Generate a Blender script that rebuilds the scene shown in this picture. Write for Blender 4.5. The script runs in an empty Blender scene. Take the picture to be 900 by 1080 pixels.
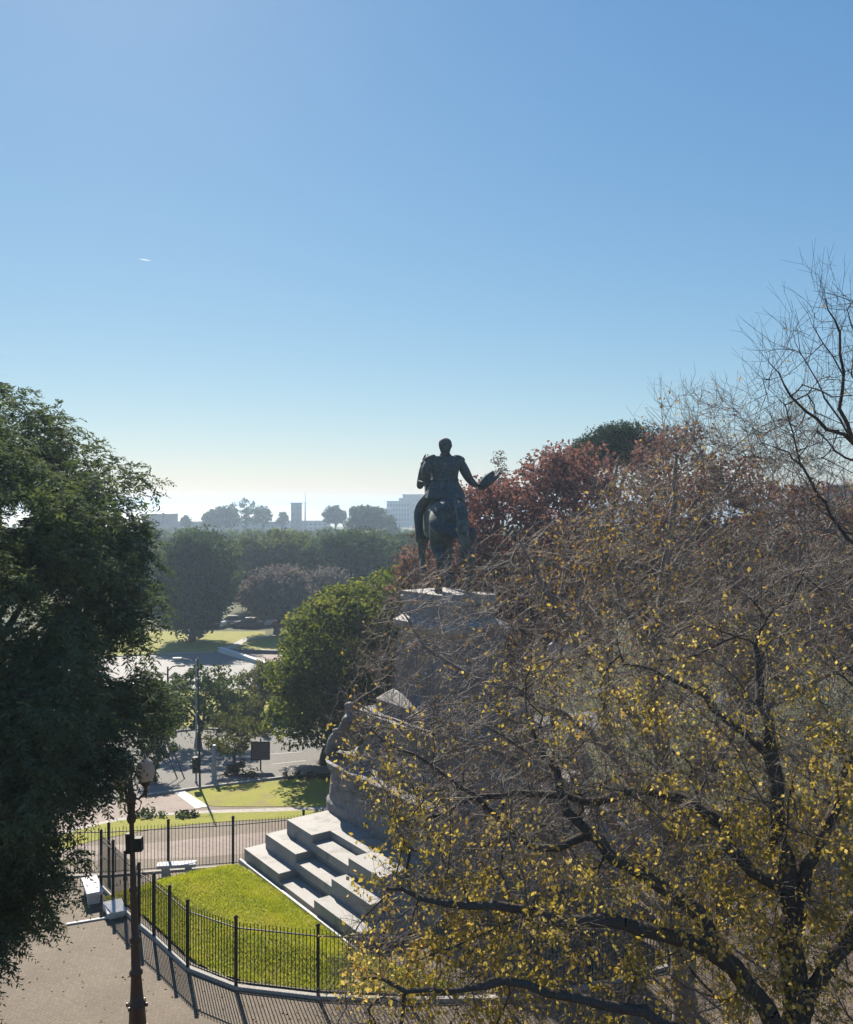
import bpy, bmesh, math, random
import numpy as np
from mathutils import Vector, Matrix, noise as mnoise
from math import radians as R, sin, cos, pi

scene = bpy.context.scene
COL = scene.collection

# ------------------------------------------------------------ camera
CAMZ = 13.5
F = 950.0           # focal length in pixels of the 900 x 1080 photograph
HX, HY = 450.0, 528.0
cd = bpy.data.cameras.new('camera')
cam = bpy.data.objects.new('camera', cd)
COL.objects.link(cam)
cam.location = (0, 0, CAMZ)
cam.rotation_euler = (R(90), 0, 0)
cd.sensor_fit = 'HORIZONTAL'
cd.sensor_width = 36
cd.lens = 36 * F / 900
cd.shift_y = -(540 - HY) / 900
cd.clip_start = 0.1
cd.clip_end = 40000
scene.camera = cam

# ------------------------------------------------------------ world and sun
SUN_EL, SUN_AZ = R(38), R(-20)      # azimuth from +Y, negative = to the left
world = bpy.data.worlds.new('World')
scene.world = world
world.use_nodes = True
wn = world.node_tree
wn.nodes.clear()
sky = wn.nodes.new('ShaderNodeTexSky')
sky.sky_type = 'NISHITA'
sky.sun_disc = False
sky.sun_elevation = SUN_EL
sky.sun_rotation = SUN_AZ
sky.air_density = 1.0
sky.dust_density = 0.15
sky.ozone_density = 0.6
bg = wn.nodes.new('ShaderNodeBackground')
bg.inputs['Strength'].default_value = 0.05
wo = wn.nodes.new('ShaderNodeOutputWorld')
sep = wn.nodes.new('ShaderNodeSeparateColor')
com = wn.nodes.new('ShaderNodeCombineColor')
wn.links.new(sky.outputs[0], sep.inputs[0])
# tone of the sky: a little bluer overhead and softer towards the horizon than the raw model
for ch, (amp, ex) in enumerate(((0.78, 0.95), (1.49, 0.72), (2.96, 0.47))):
    pw = wn.nodes.new('ShaderNodeMath'); pw.operation = 'POWER'
    pw.inputs[1].default_value = ex
    ml = wn.nodes.new('ShaderNodeMath'); ml.operation = 'MULTIPLY'
    ml.inputs[1].default_value = amp
    wn.links.new(sep.outputs[ch], pw.inputs[0])
    wn.links.new(pw.outputs[0], ml.inputs[0])
    wn.links.new(ml.outputs[0], com.inputs[ch])
wn.links.new(com.outputs[0], bg.inputs[0])
wn.links.new(bg.outputs[0], wo.inputs[0])

sl = bpy.data.lights.new('sun', 'SUN')
sl.energy = 5.0
sl.angle = R(0.5)
sl.color = (1.0, 0.91, 0.78)
sun = bpy.data.objects.new('sun', sl)
COL.objects.link(sun)
sdir = Vector((sin(SUN_AZ) * cos(SUN_EL), cos(SUN_AZ) * cos(SUN_EL), sin(SUN_EL)))
sun.rotation_euler = sdir.to_track_quat('Z', 'Y').to_euler()
sun.location = (0, 0, 60)

scene.view_settings.view_transform = 'Standard'
scene.view_settings.look = 'None'
scene.view_settings.gamma = 1
scene.view_settings.use_curve_mapping = False
scene.view_settings.exposure = 0.95
scene.render.engine = 'CYCLES'
cy = scene.cycles
cy.max_bounces = 6
cy.diffuse_bounces = 3
cy.glossy_bounces = 2
cy.transmission_bounces = 4
cy.volume_bounces = 0
cy.transparent_max_bounces = 4
cy.caustics_reflective = False
cy.caustics_refractive = False

# ------------------------------------------------------------ materials
def node_mat(name):
    m = bpy.data.materials.new(name)
    m.use_nodes = True
    nt = m.node_tree
    nt.nodes.clear()
    out = nt.nodes.new('ShaderNodeOutputMaterial')
    return m, nt, out

def N(nt, t, **kw):
    n = nt.nodes.new(t)
    for k, v in kw.items():
        if hasattr(n, k):
            setattr(n, k, v)
        else:
            n.inputs[k].default_value = v
    return n

def mixc(nt, fac, a, b, blend='MIX'):
    n = nt.nodes.new('ShaderNodeMix')
    n.data_type = 'RGBA'
    n.blend_type = blend
    for sock, v in ((n.inputs[0], fac), (n.inputs[6], a), (n.inputs[7], b)):
        if isinstance(v, bpy.types.NodeSocket):
            nt.links.new(v, sock)
        elif isinstance(v, (int, float)):
            sock.default_value = v
        else:
            sock.default_value = (*v, 1)
    return n.outputs[2]

def ramp(nt, fac, lo, hi):
    n = nt.nodes.new('ShaderNodeMapRange')
    n.inputs['From Min'].default_value = lo
    n.inputs['From Max'].default_value = hi
    nt.links.new(fac, n.inputs['Value'])
    return n.outputs[0]

def surf(name, c1, c2, scale=3.0, rough=0.8, bump=0.3, bscale=None, fine=None, metallic=0.0, bdist=0.02,
         spots=None, spec=0.35, joints=None):
    """two-tone mottled surface, with a finer grain and a bump"""
    m, nt, out = node_mat(name)
    tc = N(nt, 'ShaderNodeTexCoord')
    p = N(nt, 'ShaderNodeBsdfPrincipled')
    p.inputs['Roughness'].default_value = rough
    p.inputs['Metallic'].default_value = metallic
    p.inputs['Specular IOR Level'].default_value = spec
    n1 = N(nt, 'ShaderNodeTexNoise', Scale=scale, Detail=6.0, Roughness=0.65)
    nt.links.new(tc.outputs['Object'], n1.inputs['Vector'])
    col = mixc(nt, ramp(nt, n1.outputs[0], 0.3, 0.7), c1, c2)
    n2 = N(nt, 'ShaderNodeTexNoise', Scale=fine or scale * 9, Detail=3.0)
    nt.links.new(tc.outputs['Object'], n2.inputs['Vector'])
    col = mixc(nt, 0.55, col, mixc(nt, ramp(nt, n2.outputs[0], 0.3, 0.7), [c * 0.62 for c in c1], [min(1, c * 1.3) for c in c2]))
    if spots:
        n3 = N(nt, 'ShaderNodeTexNoise', Scale=spots[1], Detail=4.0)
        nt.links.new(tc.outputs['Object'], n3.inputs['Vector'])
        col = mixc(nt, ramp(nt, n3.outputs[0], 0.55, 0.7), col, spots[0])
    if joints:
        sx = N(nt, 'ShaderNodeSeparateXYZ'); nt.links.new(tc.outputs['Object'], sx.inputs[0])
        ad = N(nt, 'ShaderNodeMath', operation='ADD'); nt.links.new(sx.outputs[0], ad.inputs[0]); nt.links.new(sx.outputs[1], ad.inputs[1])
        cm = N(nt, 'ShaderNodeCombineXYZ'); nt.links.new((ad if joints[1] else sx).outputs[0], cm.inputs[0])
        if joints[1]: nt.links.new(sx.outputs[2], cm.inputs[1])
        br = N(nt, 'ShaderNodeTexBrick')
        br.inputs['Scale'].default_value = 1.0; br.inputs['Mortar Size'].default_value = 0.012 if joints[1] else 0.02
        br.inputs['Brick Width'].default_value = joints[0]; br.inputs['Row Height'].default_value = joints[1] or 50.0
        br.inputs['Color1'].default_value = (1, 1, 1, 1); br.inputs['Color2'].default_value = (.82, .82, .82, 1); br.inputs['Mortar'].default_value = (.4, .4, .4, 1)
        nt.links.new(cm.outputs[0], br.inputs['Vector'])
        col = mixc(nt, 1.0, col, br.outputs[0], 'MULTIPLY')
        sk = N(nt, 'ShaderNodeMapping'); sk.inputs['Scale'].default_value = (3.5, 3.5, 0.35); nt.links.new(tc.outputs['Object'], sk.inputs[0])
        ns = N(nt, 'ShaderNodeTexNoise', Scale=1.0, Detail=4.0); nt.links.new(sk.outputs[0], ns.inputs['Vector'])
        col = mixc(nt, ramp(nt, ns.outputs[0], 0.55, 0.85), col, [c * 0.55 for c in c1])
    nt.links.new(col, p.inputs['Base Color'])
    b = N(nt, 'ShaderNodeBump', Strength=bump, Distance=bdist)
    n4 = N(nt, 'ShaderNodeTexNoise', Scale=bscale or scale * 6, Detail=5.0)
    nt.links.new(tc.outputs['Object'], n4.inputs['Vector'])
    nt.links.new(n4.outputs[0], b.inputs['Height'])
    nt.links.new(b.outputs[0], p.inputs['Normal'])
    nt.links.new(p.outputs[0], out.inputs[0])
    return m

def leaf_mat(name, cols, trans=0.45, tboost=1.5, clump=0.6, gloss=0.015, tint=(1, 1, 0.6)):
    """cols: list of leaf colours picked per leaf; thin leaves let the sun through"""
    m, nt, out = node_mat(name)
    geo = N(nt, 'ShaderNodeNewGeometry')
    tc = N(nt, 'ShaderNodeTexCoord')
    cr = nt.nodes.new('ShaderNodeValToRGB')
    el = cr.color_ramp.elements
    el[0].color = (*cols[0], 1)
    el[1].color = (*cols[-1], 1)
    for i, c in enumerate(cols[1:-1]):
        e = el.new((i + 1) / (len(cols) - 1))
        e.color = (*c, 1)
    nz = N(nt, 'ShaderNodeTexNoise', Scale=clump, Detail=2.0)
    nt.links.new(tc.outputs['Object'], nz.inputs['Vector'])
    a = nt.nodes.new('ShaderNodeMath'); a.operation = 'MULTIPLY_ADD'
    nt.links.new(geo.outputs['Random Per Island'], a.inputs[0])
    a.inputs[1].default_value = 0.6
    sub = nt.nodes.new('ShaderNodeMath'); sub.operation = 'MULTIPLY_ADD'
    nt.links.new(nz.outputs[0], sub.inputs[0])
    sub.inputs[1].default_value = 1.4
    sub.inputs[2].default_value = -0.5
    nt.links.new(sub.outputs[0], a.inputs[2])
    nt.links.new(a.outputs[0], cr.inputs[0])
    d = N(nt, 'ShaderNodeBsdfDiffuse')
    t = N(nt, 'ShaderNodeBsdfTranslucent')
    nt.links.new(cr.outputs[0], d.inputs[0])
    tcol = mixc(nt, 1.0, cr.outputs[0], [tboost * k for k in tint], 'MULTIPLY')
    nt.links.new(tcol, t.inputs[0])
    mx = N(nt, 'ShaderNodeMixShader')
    mx.inputs[0].default_value = trans
    nt.links.new(d.outputs[0], mx.inputs[1])
    nt.links.new(t.outputs[0], mx.inputs[2])
    g = N(nt, 'ShaderNodeBsdfGlossy')
    g.inputs['Roughness'].default_value = 0.6
    mx2 = N(nt, 'ShaderNodeMixShader')
    mx2.inputs[0].default_value = gloss
    nt.links.new(mx.outputs[0], mx2.inputs[1])
    nt.links.new(g.outputs[0], mx2.inputs[2])
    nt.links.new(mx2.outputs[0], out.inputs[0])
    return m

def paver_mat(name, c1, c2, mortar, bw, bh):
    m, nt, out = node_mat(name)
    tc = N(nt, 'ShaderNodeTexCoord')
    p = N(nt, 'ShaderNodeBsdfPrincipled')
    p.inputs['Roughness'].default_value = 0.75
    p.inputs['Specular IOR Level'].default_value = 0.3
    br = N(nt, 'ShaderNodeTexBrick')
    br.inputs['Color1'].default_value = (*c1, 1)
    br.inputs['Color2'].default_value = (*c2, 1)
    br.inputs['Mortar'].default_value = (*mortar, 1)
    br.inputs['Scale'].default_value = 1.0
    br.inputs['Mortar Size'].default_value = 0.012
    br.inputs['Brick Width'].default_value = bw
    br.inputs['Row Height'].default_value = bh
    mp = N(nt, 'ShaderNodeMapping')
    mp.inputs['Rotation'].default_value = (0, 0, R(33))
    nt.links.new(tc.outputs['Object'], mp.inputs[0])
    nt.links.new(mp.outputs[0], br.inputs['Vector'])
    n1 = N(nt, 'ShaderNodeTexNoise', Scale=0.5, Detail=6.0, Roughness=0.7)
    nt.links.new(tc.outputs['Object'], n1.inputs['Vector'])
    col = mixc(nt, ramp(nt, n1.outputs[0], 0.3, 0.75), br.outputs[0], (0.6, 0.55, 0.5), 'MULTIPLY')
    n2 = N(nt, 'ShaderNodeTexNoise', Scale=9.0, Detail=3.0)
    nt.links.new(tc.outputs['Object'], n2.inputs['Vector'])
    col = mixc(nt, ramp(nt, n2.outputs[0], 0.35, 0.75), col, (0.75, 0.72, 0.7), 'MULTIPLY')
    nt.links.new(col, p.inputs['Base Color'])
    b = N(nt, 'ShaderNodeBump', Strength=0.5, Distance=0.01)
    nt.links.new(br.outputs['Fac'], b.inputs['Height'])
    b.invert = True
    nt.links.new(b.outputs[0], p.inputs['Normal'])
    nt.links.new(p.outputs[0], out.inputs[0])
    return m

M = {}
M['paving'] = paver_mat('paving', (0.2, 0.15, 0.1), (0.148, 0.115, 0.078), (0.125, 0.1, 0.073), 0.16, 0.08)
M['pink_paving'] = paver_mat('pink_paving', (0.27, 0.21, 0.18), (0.24, 0.19, 0.165), (0.2, 0.16, 0.14), 0.4, 0.4)
M['ground'] = surf('ground', (0.09, 0.085, 0.04), (0.06, 0.075, 0.025), 0.4, 0.95, 0.4)
M['lawn'] = surf('lawn', (0.14, 0.17, 0.010), (0.26, 0.24, 0.025), 0.9, 0.9, 0.8, 40, 14, spots=((0.2, 0.16, 0.05), 0.8))
M['road'] = surf('road', (0.15, 0.144, 0.135), (0.2, 0.192, 0.18), 0.5, 0.85, 0.3, 60, 12, spec=0.15)
M['asphalt'] = surf('asphalt', (0.11, 0.11, 0.11), (0.15, 0.145, 0.14), 0.5, 0.7, 0.3, 60, 12)
M['worn_paint'] = surf('worn_paint', (0.28, 0.27, 0.255), (0.42, 0.41, 0.39), 3, 0.8, 0.1)
M['pale_path'] = surf('pale_path', (0.27, 0.245, 0.215), (0.34, 0.31, 0.275), 0.6, 0.8, 0.2)
M['white_paint'] = surf('white_paint', (0.7, 0.7, 0.68), (0.8, 0.8, 0.78), 2, 0.6, 0.1)
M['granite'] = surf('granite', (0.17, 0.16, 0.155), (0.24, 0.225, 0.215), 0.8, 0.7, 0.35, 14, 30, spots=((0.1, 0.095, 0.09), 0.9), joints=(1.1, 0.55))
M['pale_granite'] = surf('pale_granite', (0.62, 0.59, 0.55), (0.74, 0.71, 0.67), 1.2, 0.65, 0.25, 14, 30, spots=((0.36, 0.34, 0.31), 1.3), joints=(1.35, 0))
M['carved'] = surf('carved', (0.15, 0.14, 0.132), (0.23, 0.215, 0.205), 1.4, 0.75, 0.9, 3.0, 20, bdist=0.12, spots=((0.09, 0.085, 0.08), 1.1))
M['stone_white'] = surf('stone_white', (0.48, 0.47, 0.455), (0.6, 0.59, 0.575), 2, 0.7, 0.2, 20)
M['bronze'] = surf('bronze', (0.042, 0.054, 0.058), (0.07, 0.095, 0.096), 1.2, 0.75, 0.35, 8, metallic=0.25, spots=((0.10, 0.155, 0.14), 2.2))
M['iron'] = surf('iron', (0.012, 0.013, 0.013), (0.02, 0.021, 0.02), 4, 0.55, 0.1, spec=0.2)
M['lamp_iron'] = surf('lamp_iron', (0.10, 0.055, 0.03), (0.05, 0.03, 0.02), 2.5, 0.5, 0.3, 12)
M['kerb'] = surf('kerb', (0.27, 0.255, 0.235), (0.35, 0.335, 0.31), 2, 0.8, 0.3)
M['bark'] = surf('bark', (0.042, 0.034, 0.028), (0.08, 0.066, 0.054), 5, 0.9, 0.8, 22)
M['twig'] = surf('twig', (0.31, 0.255, 0.205), (0.165, 0.132, 0.105), 2.2, 0.65, 0.3, 20, spec=0.4)
M['dark_twig'] = surf('dark_twig', (0.23, 0.19, 0.155), (0.11, 0.09, 0.073), 2.2, 0.65, 0.3, 20, spec=0.4)
M['bark_grey'] = surf('bark_grey', (0.17, 0.155, 0.14), (0.25, 0.23, 0.21), 3, 0.9, 0.6, 22)
M['dark_leaf'] = leaf_mat('dark_leaf', [(0.055, 0.086, 0.048), (0.085, 0.118, 0.058), (0.125, 0.15, 0.06)], 0.33, 1.35, 0.7)
M['mid_leaf'] = leaf_mat('mid_leaf', [(0.036, 0.056, 0.016), (0.066, 0.083, 0.018), (0.14, 0.128, 0.026)], 0.5, 2.1, 0.35)
M['grove_leaf'] = leaf_mat('grove_leaf', [(0.022, 0.042, 0.02), (0.04, 0.062, 0.022), (0.085, 0.1, 0.028)], 0.4, 1.8, 0.12)
M['grove_leaf_warm'] = leaf_mat('grove_leaf_warm', [(0.035, 0.05, 0.018), (0.06, 0.075, 0.022), (0.11, 0.11, 0.03)], 0.4, 1.8, 0.2)
M['olive_leaf'] = leaf_mat('olive_leaf', [(0.06, 0.075, 0.03), (0.09, 0.095, 0.035), (0.14, 0.13, 0.045)], 0.4, 1.5, 0.4)
M['red_leaf'] = leaf_mat('red_leaf', [(0.10, 0.066, 0.06), (0.135, 0.066, 0.06), (0.165, 0.088, 0.075), (0.14, 0.112, 0.095)], 0.42, 1.4, 0.25, tint=(1.08, 0.92, 0.8))
M['purple_leaf'] = leaf_mat('purple_leaf', [(0.11, 0.085, 0.082), (0.15, 0.12, 0.11), (0.12, 0.12, 0.07)], 0.35, 1.3, 0.3, tint=(1, 1, .9))
M['yellow_leaf'] = leaf_mat('yellow_leaf', [(0.13, 0.12, 0.028), (0.23, 0.185, 0.04), (0.34, 0.26, 0.055), (0.44, 0.36, 0.14), (0.32, 0.19, 0.06)], 0.52, 1.65, 0.9, tint=(1, .97, .7))
M['brown_leaf'] = leaf_mat('brown_leaf', [(0.16, 0.10, 0.045), (0.28, 0.18, 0.06), (0.34, 0.25, 0.09)], 0.45, 1.4, 0.9)
M['pine_leaf'] = leaf_mat('pine_leaf', [(0.02, 0.035, 0.016), (0.035, 0.055, 0.02)], 0.2, 1.3, 0.3)
M['grass'] = leaf_mat('grass', [(0.13, 0.17, 0.012), (0.23, 0.25, 0.02), (0.32, 0.30, 0.05)], 0.5, 1.7, 0.8)
M['hedge_leaf'] = leaf_mat('hedge_leaf', [(0.03, 0.04, 0.02), (0.07, 0.05, 0.03)], 0.3, 1.3, 1.5)
M['brick'] = surf('brick', (0.25, 0.14, 0.10), (0.3, 0.18, 0.13), 0.2, 0.9, 0.2)
M['concrete'] = surf('concrete', (0.16, 0.155, 0.15), (0.21, 0.205, 0.195), 0.1, 0.9, 0.2)
M['pale_wall'] = surf('pale_wall', (0.3, 0.295, 0.285), (0.38, 0.375, 0.36), 0.1, 0.9, 0.2)
M['far_window'] = surf('far_window', (0.10, 0.102, 0.105), (0.14, 0.142, 0.145), 0.5, 0.5, 0.0)
M['window'] = surf('window', (0.03, 0.035, 0.04), (0.05, 0.055, 0.06), 0.5, 0.15, 0.0)
M['sign_back'] = surf('sign_back', (0.08, 0.07, 0.075), (0.12, 0.10, 0.10), 2, 0.6, 0.1)
M['grey_metal'] = surf('grey_metal', (0.22, 0.24, 0.24), (0.3, 0.32, 0.31), 3, 0.5, 0.1, metallic=0.3)
M['tyre'] = surf('tyre', (0.015, 0.015, 0.015), (0.025, 0.025, 0.025), 5, 0.8, 0.1)
for nm, c in (('car_white', (0.75, 0.75, 0.74)), ('car_grey', (0.16, 0.17, 0.18)), ('car_dark', (0.03, 0.035, 0.05)), ('car_red', (0.2, 0.03, 0.03))):
    M[nm] = surf(nm, c, [x * 1.06 for x in c], 2, 0.25, 0.0, spec=0.5)

def globe_mat():
    m, nt, out = node_mat('opal_glass')
    p = N(nt, 'ShaderNodeBsdfPrincipled')
    tc = N(nt, 'ShaderNodeTexCoord')
    n1 = N(nt, 'ShaderNodeTexNoise', Scale=5.0, Detail=4.0)
    nt.links.new(tc.outputs['Object'], n1.inputs['Vector'])
    nt.links.new(mixc(nt, n1.outputs[0], (0.4, 0.37, 0.34), (0.55, 0.51, 0.47)), p.inputs['Base Color'])
    p.inputs['Roughness'].default_value = 0.3
    t = N(nt, 'ShaderNodeBsdfTranslucent')
    t.inputs[0].default_value = (0.55, 0.5, 0.46, 1)
    mx = N(nt, 'ShaderNodeMixShader'); mx.inputs[0].default_value = 0.35
    nt.links.new(p.outputs[0], mx.inputs[1]); nt.links.new(t.outputs[0], mx.inputs[2])
    nt.links.new(mx.outputs[0], out.inputs[0])
    return m
M['globe'] = globe_mat()

def water_mat():
    m, nt, out = node_mat('river_water')
    p = N(nt, 'ShaderNodeBsdfPrincipled')
    p.inputs['Base Color'].default_value = (0.10, 0.10, 0.09, 1)
    p.inputs['Roughness'].default_value = 0.55
    p.inputs['IOR'].default_value = 1.33
    tc = N(nt, 'ShaderNodeTexCoord')
    n1 = N(nt, 'ShaderNodeTexNoise', Scale=0.15, Detail=6.0)
    nt.links.new(tc.outputs['Object'], n1.inputs['Vector'])
    b = N(nt, 'ShaderNodeBump', Strength=0.4, Distance=0.6)
    nt.links.new(n1.outputs[0], b.inputs['Height'])
    nt.links.new(b.outputs[0], p.inputs['Normal'])
    nt.links.new(p.outputs[0], out.inputs[0])
    return m
M['water'] = water_mat()

# ------------------------------------------------------------ object helpers
def tag(o, label=None, cat=None, group=None, kind=None):
    if label: o['label'] = label
    if cat: o['category'] = cat
    if group: o['group'] = group
    if kind: o['kind'] = kind
    return o

def thing(name, label, cat, loc=(0, 0, 0), rz=0.0, group=None):
    o = bpy.data.objects.new(name, None)
    COL.objects.link(o)
    o.location = loc
    o.rotation_euler = (0, 0, rz)
    o.empty_display_size = 0.3
    return tag(o, label, cat, group)

def link_mesh(name, me, mat, parent=None, loc=None):
    if mat and not me.materials:
        me.materials.append(mat)
    o = bpy.data.objects.new(name, me)
    COL.objects.link(o)
    if parent: o.parent = parent
    if loc: o.location = loc
    return o

def np_mesh(name, V, Q, mat, parent=None, smooth=False, loc=None):
    V = np.asarray(V, np.float32).reshape(-1, 3)
    Q = np.asarray(Q, np.int32)
    k = Q.shape[1]
    me = bpy.data.meshes.new(name)
    me.vertices.add(len(V))
    me.vertices.foreach_set('co', V.ravel())
    me.loops.add(Q.size)
    me.loops.foreach_set('vertex_index', Q.ravel())
    me.polygons.add(len(Q))
    me.polygons.foreach_set('loop_start', np.arange(len(Q), dtype=np.int32) * k)
    if smooth:
        me.polygons.foreach_set('use_smooth', np.ones(len(Q), bool))
    me.update(calc_edges=True)
    return link_mesh(name, me, mat, parent, loc)

class MB:
    """collects shapes into one mesh"""
    def __init__(s):
        s.bm = bmesh.new()
    def box(s, c, d, rz=0.0, bevel=0.0, mtx=None):
        m = Matrix.Translation(c) @ Matrix.Rotation(rz, 4, 'Z') @ Matrix.Diagonal((d[0], d[1], d[2], 1))
        if mtx: m = mtx @ m
        r = bmesh.ops.create_cube(s.bm, size=1, matrix=m)
        if bevel:
            es = list({e for v in r['verts'] for e in v.link_edges})
            bmesh.ops.bevel(s.bm, geom=es, offset=bevel, segments=2, profile=0.6, affect='EDGES')
        return s
    def lathe(s, prof, c=(0, 0, 0), n=16, smooth=True, mtx=None):
        rings = []
        for r, z in prof:
            ring = []
            for i in range(n):
                v = Vector((c[0] + r * cos(2 * pi * i / n), c[1] + r * sin(2 * pi * i / n), c[2] + z))
                if mtx: v = mtx @ v
                ring.append(s.bm.verts.new(v))
            rings.append(ring)
        for a, b in zip(rings, rings[1:]):
            for i in range(n):
                f = s.bm.faces.new((a[i], a[(i + 1) % n], b[(i + 1) % n], b[i]))
                f.smooth = smooth
        for ring, flip in ((rings[0], True), (rings[-1], False)):
            f = s.bm.faces.new(ring[::-1] if flip else ring)
        return s
    def tube(s, pts, rad, n=8):
        pts = [Vector(p) for p in pts]
        if not isinstance(rad, (list, tuple)): rad = [rad] * len(pts)
        rings = []
        for i, p in enumerate(pts):
            d = (pts[min(i + 1, len(pts) - 1)] - pts[max(i - 1, 0)]).normalized()
            ref = Vector((0, 0, 1)) if abs(d.z) < 0.9 else Vector((1, 0, 0))
            a = d.cross(ref).normalized(); b = d.cross(a)
            rings.append([s.bm.verts.new(p + (a * cos(2 * pi * j / n) + b * sin(2 * pi * j / n)) * rad[i]) for j in range(n)])
        for a, b in zip(rings, rings[1:]):
            for i in range(n):
                f = s.bm.faces.new((a[i], a[(i + 1) % n], b[(i + 1) % n], b[i])); f.smooth = True
        s.bm.faces.new(rings[0][::-1]); s.bm.faces.new(rings[-1])
        return s
    def loft(s, loops):
        """loops: list of equal-length closed point loops, bottom to top"""
        rings = [[s.bm.verts.new(p) for p in L] for L in loops]
        n = len(rings[0])
        for a, b in zip(rings, rings[1:]):
            for i in range(n):
                s.bm.faces.new((a[i], a[(i + 1) % n], b[(i + 1) % n], b[i]))
        s.bm.faces.new(rings[0][::-1]); s.bm.faces.new(rings[-1])
        return s
    def build(s, name, mat, parent=None, loc=None, rz=None):
        bmesh.ops.recalc_face_normals(s.bm, faces=s.bm.faces)
        me = bpy.data.meshes.new(name)
        s.bm.to_mesh(me); s.bm.free()
        o = link_mesh(name, me, mat, parent, loc)
        if rz is not None: o.rotation_euler = (0, 0, rz)
        return o

def copy_tree(o, parent=None):
    kids = [c for c in ALLKIDS(o)]
    c = o.copy(); COL.objects.link(c)
    if parent: c.parent = parent
    for k in kids: copy_tree(k, c)
    return c
def ALLKIDS(o):
    return list(o.children)

def rrect(a, b, r, z, n=6, cx=0.0, cy=0.0):
    """rounded rectangle loop, half sizes a x b"""
    pts = []
    for sx, sy, a0 in ((1, 1, 0), (-1, 1, 90), (-1, -1, 180), (1, -1, 270)):
        for i in range(n + 1):
            t = R(a0 + 90 * i / n)
            pts.append((cx + sx * (a - r) + r * cos(t), cy + sy * (b - r) + r * sin(t), z))
    return pts

# ------------------------------------------------------------ terrain
ZB = [(-400, 0.0), (31.5, 0.0), (35, -0.75), (45, -1.6), (55, -2.6), (70, -3.2), (110, -4.0), (640, -5.0), (700, -7.0), (12000, -9.0)]
def ground_z(y):
    for (y0, z0), (y1, z1) in zip(ZB, ZB[1:]):
        if y <= y1:
            return z0 + (z1 - z0) * (y - y0) / (y1 - y0)
    return ZB[-1][1]

def at(px, py, d):
    """a point d metres ahead of the window"""
    return Vector(((px - HX) / F * d, d, CAMZ - (py - HY) / F * d))

def gp(px, py, dz=0.0):
    """where a sight line meets the terrain"""
    s = (py - HY) / F
    lo, hi = 1.0, 5000.0
    for _ in range(60):
        mid = (lo + hi) / 2
        if CAMZ - s * mid > ground_z(mid) + dz: lo = mid
        else: hi = mid
    return Vector(((px - HX) / F * lo, lo, ground_z(lo) + dz))

def patch(name, pts, mat, lift, kind='structure'):
    """a sheet laid on the terrain: polygon of (x, y), cut at the terrain's folds"""
    bm = bmesh.new()
    vs = [bm.verts.new((p[0], p[1], 0)) for p in pts]
    es = [bm.edges.new((vs[i], vs[(i + 1) % len(vs)])) for i in range(len(vs))]
    bmesh.ops.triangle_fill(bm, edges=es, use_beauty=True)
    for y, _ in ZB:
        g = bm.verts[:] + bm.edges[:] + bm.faces[:]
        bmesh.ops.bisect_plane(bm, geom=g, plane_co=(0, y, 0), plane_no=(0, 1, 0), dist=1e-5)
    for v in bm.verts:
        v.co.z = ground_z(v.co.y) + lift
    bmesh.ops.recalc_face_normals(bm, faces=bm.faces)
    for f in bm.faces:
        if f.normal.z < 0: f.normal_flip()
    me = bpy.data.meshes.new(name)
    bm.to_mesh(me); bm.free()
    o = link_mesh(name, me, mat)
    o['kind'] = kind
    return o

def pxy(l):
    return [gp(*p)[:2] for p in l]

def smooth_poly(pts, n=6):
    out = []
    k = len(pts)
    for i in range(k):
        p0, p1, p2, p3 = [Vector(pts[(i + j) % k]) for j in (-1, 0, 1, 2)]
        for s in range(n):
            t = s / n
            out.append(tuple(0.5 * ((2 * p1) + (p2 - p0) * t + (2 * p0 - 5 * p1 + 4 * p2 - p3) * t * t + (3 * p1 - p0 - 3 * p2 + p3) * t ** 3)))
    return out

def make_ground():
    ys = [-60] + [y for y, _ in ZB[1:]]
    xs = [-12000, -500, -60, 0, 60, 500, 12000]
    V = [(x, y, ground_z(y)) for y in ys for x in xs]
    n = len(xs)
    Q = [(j * n + i, j * n + i + 1, (j + 1) * n + i + 1, (j + 1) * n + i) for j in range(len(ys) - 1) for i in range(n - 1)]
    o = np_mesh('ground', V, Q, M['ground'])
    o['kind'] = 'structure'
make_ground()
w = MB(); w.bm.faces.new([w.bm.verts.new(p) for p in ((-12000, 640, -5.6), (12000, 640, -5.6), (12000, 12000, -5.6), (-12000, 12000, -5.6))])
w.build('river_water', M['water'])['kind'] = 'structure'

# plaza paving and the paths below it
patch('plaza_paving', [(-60, -50), (60, -50), (60, 44.5), (-60, 44.5)], M['paving'], 0.008)
patch('garden_path', [(-30, 34.0), (-9, 36.2), (-2, 38.4), (6, 43.0), (6, 47), (-4, 41.0), (-12, 38.0), (-30, 36.0)], M['pink_paving'], 0.012)
# avenue
patch('avenue_road', pxy([(60, 862), (150, 841), (198, 833), (300, 820), (345, 816), (480, 800)]) + [(34, 82), (10, 70)] + pxy([(330, 776), (215, 770), (178, 774), (120, 780)]) + [(-60, 60), (-60, 44)], M['road'], 0.016)
for k, (pa, pb) in enumerate([((150, 806), (336, 792)), ((150, 818), (336, 801))]):
    a, b = gp(*pa), gp(*pb)
    d = (b - a); d.z = 0; L = d.length; d.normalize(); nrm = Vector((-d.y, d.x, 0))
    pos = -20.0
    q = 0
    while pos < L + 12:
        p0, p1 = a + d * pos, a + d * (pos + 2.2)
        patch('lane_marking', [(p0 + nrm * .07)[:2], (p0 - nrm * .07)[:2], (p1 - nrm * .07)[:2], (p1 + nrm * .07)[:2]], M['worn_paint'], 0.022)
        pos += 4.6
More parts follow.
